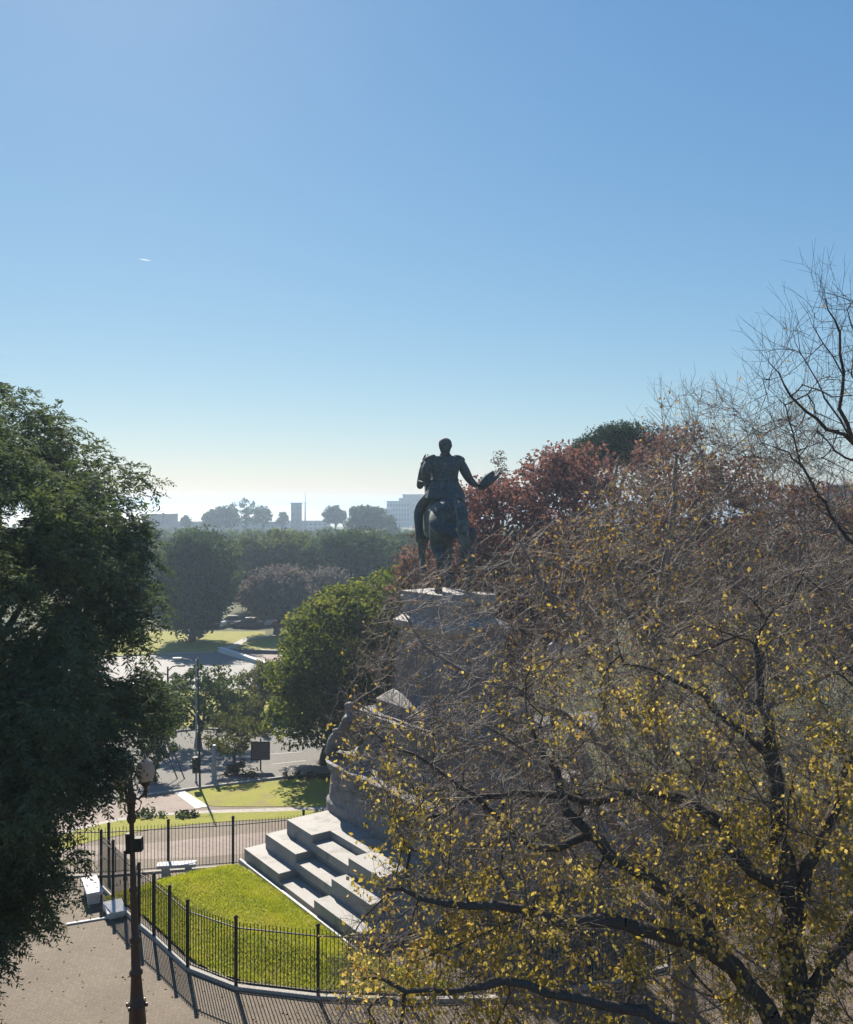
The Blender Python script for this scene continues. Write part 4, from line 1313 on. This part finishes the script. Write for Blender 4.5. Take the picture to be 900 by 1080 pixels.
leafy_tree('pine_tree', 'dark green pine with a dense rounded crown among the red trees', 'tree', base_at(640, 60),
           [(588, 500), (592, 480), (612, 462), (632, 450), (655, 444), (682, 446), (694, 458), (696, 480), (680, 495), (640, 494), (615, 505), (600, 525), (590, 515)],
           60, 3.2, 320, 0.7, 90, 0.22, 0.07, 'pine_leaf', 53, 0.3, margin=2.2, limbs=6, fork=.75)
leafy_tree('slender_tree', 'thin pale tree top sticking up just right of the hat', 'tree', base_at(527, 64),
           [(514, 530), (516, 495), (522, 474), (530, 472), (538, 490), (542, 530)],
           64, 0.9, 55, 0.4, 26, 0.2, 0.1, 'purple_leaf', 54, 0.12, margin=.8, limbs=5, fork=.8)
leafy_tree('broad_tree', 'big green tree with sunlit yellow top at the far edge of the lower lawn', 'tree', base_at(345, 55),
           [(276, 720), (284, 690), (296, 655), (312, 632), (336, 612), (368, 602), (400, 594), (422, 588), (450, 600), (480, 640), (480, 720), (450, 780), (400, 800), (345, 785), (312, 782), (288, 770), (278, 745)],
           55, 4.6, 330, 1.15, 260, 0.26, 0.15, 'mid_leaf', 55, 0.4, margin=3.2, up=.6, fork=.3, inset=1.0)

# ------------------------------------------------------------ street side trees, hedges and signs
g = gp(209, 788)
leafy_tree('street_tree', 'small dark green street tree with forked trunk on the far side of the avenue', 'tree', g,
           [(158, 752), (164, 722), (182, 706), (205, 700), (232, 704), (254, 716), (264, 738), (258, 760), (236, 766), (200, 768), (172, 766)],
           g.y, 2.6, 150, 0.5, 60, 0.22, 0.13, 'grove_leaf', 61, 0.2, 'street trees along the avenue', margin=1.8, fork=.55)
g = gp(243, 815)
leafy_tree('street_tree', 'small olive coloured street tree leaning beside the dark planter', 'tree', g + Vector((.3, 0, 0)),
           [(212, 790), (214, 765), (226, 748), (246, 744), (264, 752), (272, 770), (268, 790), (244, 796)],
           g.y, 1.7, 80, 0.4, 40, 0.18, 0.1, 'olive_leaf', 62, 0.11, 'street trees along the avenue', margin=1.4, fork=.6)
g = gp(163, 824)
leafy_tree('street_tree', 'slim young street tree with thin stem just right of the lamp globe', 'tree', g,
           [(146, 800), (150, 772), (160, 756), (176, 762), (190, 780), (186, 798), (166, 806)],
           g.y, 1.1, 90, 0.32, 40, 0.16, 0.1, 'grove_leaf', 63, 0.07, 'street trees along the avenue', margin=1., fork=.6)
g = gp(292, 752)
leafy_tree('street_tree', 'crooked small tree partly hidden by the big green tree', 'tree', g,
           [(246, 730), (254, 708), (272, 696), (300, 700), (320, 722), (310, 740), (268, 742)],
           g.y, 2.2, 150, 0.5, 45, 0.24, 0.14, 'olive_leaf', 64, 0.18, 'street trees along the avenue', margin=1.5, fork=.55)

def bush(name, label, cat, px0, px1, py, h, depth, mat, seed, per=26, L=.16, W=.1, rad=.22, group=None, n=None):
    rng = np.random.default_rng(seed)
    a, b = gp(px0, py), gp(px1, py)
    wid = (b - a).length
    root = thing(name, label, cat, (a + b) / 2, math.atan2(b.y - a.y, b.x - a.x), group)
    n = n or int(wid * depth * h * 14) + 14
    C = np.stack([rng.uniform(-wid / 2, wid / 2, n), rng.uniform(-depth / 2, depth / 2, n), rng.uniform(0.05, h, n)], 1)
    C[:, 2] *= np.clip(.75 + .35 * np.sin(C[:, 0] * 2.7 + seed), .4, 1.1)
    V, Q = clump_leaves(C, rad, per, L, W, rng)
    np_mesh('foliage', V, Q, M[mat], root)
    for k in C[rng.choice(n, 5, replace=False)]:
        MB().tube([(k[0], k[1], -.1), (k[0] + .03, k[1], k[2] * .5), tuple(k)], [.025, .02, .01], 5).build('stem', M['bark'], root)
    return root
bush('hedge', 'dark clipped shrubs in the roadside bed left of the sign', 'hedge', 236, 271, 819, .75, .9, 'hedge_leaf', 71)
bush('hedge', 'low reddish brown hedge along the far edge of the lower lawn', 'hedge', 300, 350, 821, .35, .6, 'hedge_leaf', 72)
bush('hedge', 'low dark bedding plants along the pale walk behind the fence', 'hedge', 140, 208, 862, .3, .6, 'grove_leaf', 73)
bush('shrub', 'sunlit yellow green shrub mass between the small street trees', 'shrub', 236, 276, 762, 1.9, 2.5, 'olive_leaf', 74, L=.2, W=.12, rad=.4)
bush('shrub', 'rounded light green shrub above the dark sign board', 'shrub', 264, 283, 776, 1.0, 1.4, 'mid_leaf', 75)
bush('shrub', 'small round dark shrub beside the slim young tree', 'shrub', 154, 164, 826, .9, .8, 'grove_leaf', 76)

# sign board (seen from its shaded side)
g = gp(275, 813)
r = thing('sign_board', 'dark square sign board on a single post beside the avenue', 'sign', g, R(4))
MB().tube([(0, 0, -.2), (0, 0, 1.9)], .045, 8).build('post', M['iron'], r)
m = MB().box((0, -.05, 1.2), (1.06, .05, 1.1), bevel=.01)
m.build('board', M['sign_back'], r)
m = MB()
for zz in (.68, 1.72): m.box((0, -.085, zz), (1.1, .03, .05))
for xx in (-.53, .53): m.box((xx, -.085, 1.2), (.05, .03, .99))
m.build('frame', M['iron'], r)

def pole(name, label, cat, px, py, h, rad, lean=0.0, arm=None, group=None, mat='grey_metal', signal=None):
    g = gp(px, py)
    r = thing(name, label, cat, g, 0, group)
    r.rotation_euler = (0, R(lean), 0)
    MB().lathe([(rad * 2.2, -.1), (rad * 2.2, .05), (rad * 1.3, .12), (rad * 1.2, 1), (rad * .8, h)], n=10).build('pole', M[mat], r)
    if arm:
        MB().tube([(0, 0, h - .3), (arm * .4, 0, h), (arm, 0, h + .08)], [rad * .7, rad * .55, rad * .45], 6).build('arm', M[mat], r)
        MB().box((arm * 1.15, 0, h + .06), (abs(arm) * .35 + .2, .22, .12), bevel=.04).build('lamp_head', M[mat], r)
    if signal:
        s = MB().box((-.2, -.05, signal), (.3, .3, .85), bevel=.03).build('signal_head', M['iron'], r)
        m = MB()
        for k in range(3):
            m.lathe([(.1, 0), (.12, .0), (.12, .12), (.1, .12)], n=10, mtx=Matrix.Translation((-.2, -.2, signal + .27 - .27 * k)) @ Matrix.Rotation(R(90), 4, 'X'))
        m.build('visor', M['iron'], s)
    return r
pole('traffic_light', 'dark traffic light on a tall pole at the corner of the lower lawn', 'traffic light', 211, 832, 7.0, .045, -1.0, None, None, 'iron', 1.3)
pole('street_light', 'tall thin street light pole behind the traffic light', 'street light', 207, 826, 6.8, .04, 0, -.9, None, 'grey_metal')
pole('street_light', 'slender dark light pole left of the forked street tree', 'street light', 177, 785, 5.2, .07, 0, .8, None, 'iron')
pole('grey_post', 'plain grey green post beside the dark shrubs', 'post', 226, 826, 2.1, .11, 0, None, None, 'grey_metal')
g = gp(190, 822)
r = thing('tree_stake', 'pair of leaning wooden stakes on the pavement beside the young tree', 'stake', g)
for dx in (-.2, .2):
    MB().tube([(dx + .1, 0, -.1), (dx - .75, .15, 1.9)], .035, 6).build('stake', M['bark'], r)

# park walls far off
def wall(label, a, b, h, t, mat):
    a, b = gp(*a), gp(*b)
    d = b - a
    o = MB().box((0, 0, h / 2 - .2), (d.length, t, h + .4), bevel=.03)
    o.box((0, 0, h + .04), (d.length + .1, t + .15, .1), bevel=.02)
    o = o.build('low_wall', M[mat], None, tuple((a + b) / 2), math.atan2(d.y, d.x))
    return tag(o, label, 'wall')
wall('low white wall sloping down beside the pale park terrace', (232, 688), (292, 706), .4, .4, 'stone_white')
wall('low dark wall in front of the far park lawn', (238, 688.5), (330, 690.5), .35, .3, 'sign_back')

# ------------------------------------------------------------ parked cars
def car(label, p, rz, paint):
    r = thing('parked_car', label, 'car', p, rz, 'cars parked under the park trees')
    def sec(x, w, z0, z1): return [(x, -w, z0), (x, w, z0), (x, w * .98, z1 * .8), (x, w * .85, z1), (x, -w * .85, z1), (x, -w * .98, z1 * .8)]
    m = MB().loft([sec(-2.1, .75, .35, .75), sec(-1.95, .85, .25, .92), sec(-.9, .88, .22, .95), sec(.9, .88, .22, .95), sec(1.9, .85, .25, .82), sec(2.15, .72, .35, .62)])
    m.build('body', M[paint], r)
    def cab(x, w, z): return [(x, -w, z), (x, w, z)]
    m = MB().loft([[(-1.7, -.78, .93), (1.0, -.78, .93), (1.0, .78, .93), (-1.7, .78, .93)], [(-1.1, -.62, 1.42), (.25, -.62, 1.42), (.25, .62, 1.42), (-1.1, .62, 1.42)]])
    cb = m.build('cabin', M['window'], r)
    MB().box((-.42, 0, 1.44), (1.4, 1.26, .06), bevel=.02).build('roof', M[paint], cb)
    for sx in (-1.3, 1.35):
        for sy in (-.8, .8):
            MB().lathe([(.2, -.1), (.32, -.1), (.34, -.06), (.34, .06), (.32, .1), (.2, .1)], n=14, mtx=Matrix.Translation((sx, sy, .33)) @ Matrix.Rotation(R(90), 4, 'X')).build('wheel', M['tyre'], r)
    for sy in (-.6, .6):
        MB().box((2.08, sy, .6), (.12, .3, .14), bevel=.03).build('headlight', M['white_paint'], r)
    return r
for px_, py_, rz, paint, lab in ((222, 662, 80, 'car_white', 'white parked car at the left end of the row under the park trees'), (243, 660, 95, 'car_grey', 'grey parked car second from the left under the park trees'),
                           (262, 662, 85, 'car_dark', 'dark blue parked car in the middle of the row under the park trees'), (283, 660, 100, 'car_white', 'white parked car right of the dark blue one under the park trees'), (303, 661, 90, 'car_red', 'dark red parked car at the right end of the row under the park trees')):
    car(lab, gp(px_, py_), R(rz + 90), paint)

# ------------------------------------------------------------ park grove
GR = 'tall trees of the park grove'
grove = [
    ('dense dark tree with straight sides left of the park cars', 203, 673, 112, [(168, 600), (172, 572), (188, 562), (215, 558), (240, 566), (246, 600), (244, 640), (236, 664), (205, 668), (176, 664), (168, 640)], 'grove_leaf', 3.5, 700),
    ('wide flat topped grove tree behind the row of parked cars', 280, 655, 142, [(232, 600), (238, 572), (262, 560), (290, 556), (320, 560), (336, 580), (334, 620), (300, 640), (250, 640)], 'grove_leaf_warm', 6, 700),
    ('broad grove tree with dark rounded crown behind the big green tree', 360, 655, 138, [(318, 600), (322, 575), (345, 560), (375, 556), (405, 560), (425, 575), (430, 610), (400, 650), (330, 650)], 'grove_leaf', 6, 700),
    ('purplish half bare tree standing in front of the park cars', 292, 668, 118, [(252, 640), (258, 615), (275, 602), (295, 596), (318, 602), (330, 622), (318, 648), (280, 654)], 'purple_leaf', 3, 300),
    ('grove tree at the left beyond the dark straight sided tree', 170, 655, 150, [(120, 620), (130, 580), (160, 568), (190, 572), (205, 600), (190, 650), (130, 650)], 'grove_leaf_warm', 6, 500),
    ('greyish grove tree peeping out above the yellow topped tree', 345, 660, 125, [(316, 640), (322, 610), (340, 596), (358, 600), (372, 620), (360, 660), (325, 660)], 'purple_leaf', 2.5, 260),
    ('grove tree right of the others just left of the monument', 430, 650, 150, [(392, 600), (400, 572), (425, 560), (455, 562), (470, 600), (450, 650), (400, 650)], 'grove_leaf', 6, 500),
]
for i, (lab, bx, by, d, poly, mat, tm, n) in enumerate(grove):
    leafy_tree('grove_tree', lab, 'tree', base_at(bx, d), poly, d, tm, n // 3, 1.9, 170, .5, .3, mat, 80 + i, .4, GR, up=.7, margin=4.0, fork=.4)

# ------------------------------------------------------------ far wood, far trees, far buildings
def far_wood():
    rng = np.random.default_rng(91)
    Cs = []
    for _ in range(420):
        y = rng.uniform(170, 400)
        x = rng.uniform(-.62, .62) * y
        r = rng.uniform(4, 7)
        h = min(rng.uniform(7, 11), CAMZ - 31 * y / F - ground_z(y))
        k = 26
        u = unit(rng.normal(size=(k, 3)))
        Cs.append(np.array([x, y, ground_z(y) + h * .55]) + u * np.array([r, r, h * .45]) * rng.uniform(.5, 1, (k, 1)))
    C = np.concatenate(Cs)
    V, Q = clump_leaves(C, 1.7, 14, 1.7, 1.1, rng)
    o = np_mesh('far_wood', V, Q, M['grove_leaf'])
    tag(o, 'hazy belt of distant tree tops between the park and the river', 'wood', kind='stuff')
far_wood()
def far_tree(label, poly, d, seed, n=160, rad=1.6, tm=5):
    leafy_tree('far_tree', label, 'tree', base_at(float(np.mean([p[0] for p in poly])), d), poly, d, tm, n, rad, 30, 1.1, .7, 'grove_leaf', seed, .5, 'lone trees on the skyline', margin=5, limbs=6, inset=0.4)
far_tree('broad hazy skyline tree left of the feathery ones', [(212, 556), (216, 542), (228, 535), (244, 533), (252, 545), (250, 556)], 420, 101)
far_tree('tallest feathery skyline tree above the long low building', [(240, 552), (244, 532), (256, 526), (268, 530), (272, 552)], 440, 102, 70)
far_tree('open skyline tree next to the tallest feathery one', [(268, 552), (270, 534), (280, 532), (287, 540), (286, 552)], 430, 103, 50)
far_tree('small skyline tree left of the tower', [(292, 552), (294, 542), (300, 540), (304, 552)], 450, 104, 30)
far_tree('round topped skyline tree right of the tower', [(340, 552), (341, 540), (349, 534), (358, 534), (365, 542), (364, 552)], 420, 105, 110)
far_tree('bushy skyline tree before the pale blocks', [(366, 558), (368, 540), (376, 533), (390, 532), (402, 537), (414, 546), (420, 560)], 330, 106, 190)
far_tree('tiny skyline tree near the brick building', [(190, 554), (193, 545), (199, 544), (203, 554)], 430, 107, 30)

def building(label, px0, px1, py_top, d, depth, mat, floors=2, bays=6, roof='flat', slab=None):
    x0, x1 = (px0 - HX) / F * d, (px1 - HX) / F * d
    zt = CAMZ - (py_top - HY) / F * d
    zg = ground_z(d) - .5
    r = thing('distant_building', label, 'building', ((x0 + x1) / 2, d, zg))
    W, H = x1 - x0, zt - zg
    MB().box((0, depth / 2, H / 2), (W, depth, H)).build('wall', M[mat], r)
    m = MB().box((0, depth / 2, H + .25), (W + .8, depth + .8, .5))
    if roof == 'step': m.box((W * .2, depth / 2, H + 1.5), (W * .35, depth * .5, 2.2))
    m.build('roof', M[slab or 'pale_wall'], r)
    fh = H / (floors + .4)
    for f in range(floors):
        m = MB()
        for b in range(bays):
            m.box((-W / 2 + W * (b + .5) / bays, -.03, fh * (f + .65)), (W / bays * .55, .12, fh * .5))
        m.build('window_row', M['far_window'], r)
    return r
building('red brick flat roofed building on the skyline next to the left tree', 150, 178, 543, 480, 18, 'brick', 2, 7)
building('long low grey building under the feathery skyline trees', 180, 296, 551, 520, 20, 'concrete', 2, 22)
building('low pale building stretching right from the tower', 296, 345, 550, 560, 20, 'pale_wall', 2, 10)
building('slim dark tower with flat top on the skyline', 307, 317, 531, 540, 6, 'concrete', 4, 2, slab='concrete')
building('hazy apartment block left of the horse on the skyline', 388, 412, 537, 620, 20, 'concrete', 4, 8)
building('pale blue white apartment block just left of the horse', 408, 432, 529, 640, 22, 'pale_wall', 5, 8, 'step')
building('tallest hazy apartment block behind the horse', 425, 470, 522, 690, 22, 'concrete', 5, 10, 'step')
building('flat grey building seen through bare twigs at the right edge', 872, 960, 513, 260, 25, 'concrete', 3, 9, 'step')
# flag mast by the tower
g = base_at(322, 540)
r = thing('flag_mast', 'thin tall mast on the skyline beside the slim tower', 'mast', g)
MB().lathe([(.5, 0), (.4, 8), (.22, 18.6), (.05, 24)], n=8).build('mast', M['grey_metal'], r)
MB().tube([(-1.5, 0, 16.5), (1.5, 0, 16.5)], .12, 6).build('spreader', M['grey_metal'], r)

# short vapour trail, tiny and high
pl = at(153, 274, 2600)
rng = np.random.default_rng(7)
m = MB()
pts = [(-16 + 32 * i / 12, 0, 3.2 - 6 * i / 12 + rng.normal() * .25) for i in range(13)]
m.tube(pts, [.2 + 1.5 * sin(pi * (i + .5) / 13.5) + rng.uniform(0, .4) for i in range(13)], 10)
vm, vnt, vout = node_mat('vapour')
vt = N(vnt, 'ShaderNodeBsdfTranslucent'); vt.inputs[0].default_value = (0.95, 0.95, 0.95, 1)
vtr = N(vnt, 'ShaderNodeBsdfTransparent')
vmx = N(vnt, 'ShaderNodeMixShader'); vmx.inputs[0].default_value = 0.86
vnt.links.new(vt.outputs[0], vmx.inputs[1]); vnt.links.new(vtr.outputs[0], vmx.inputs[2])
vnt.links.new(vmx.outputs[0], vout.inputs[0])
tag(m.build('vapour_trail', vm, None, pl), 'tiny short white vapour trail high in the clear sky', 'vapour trail')
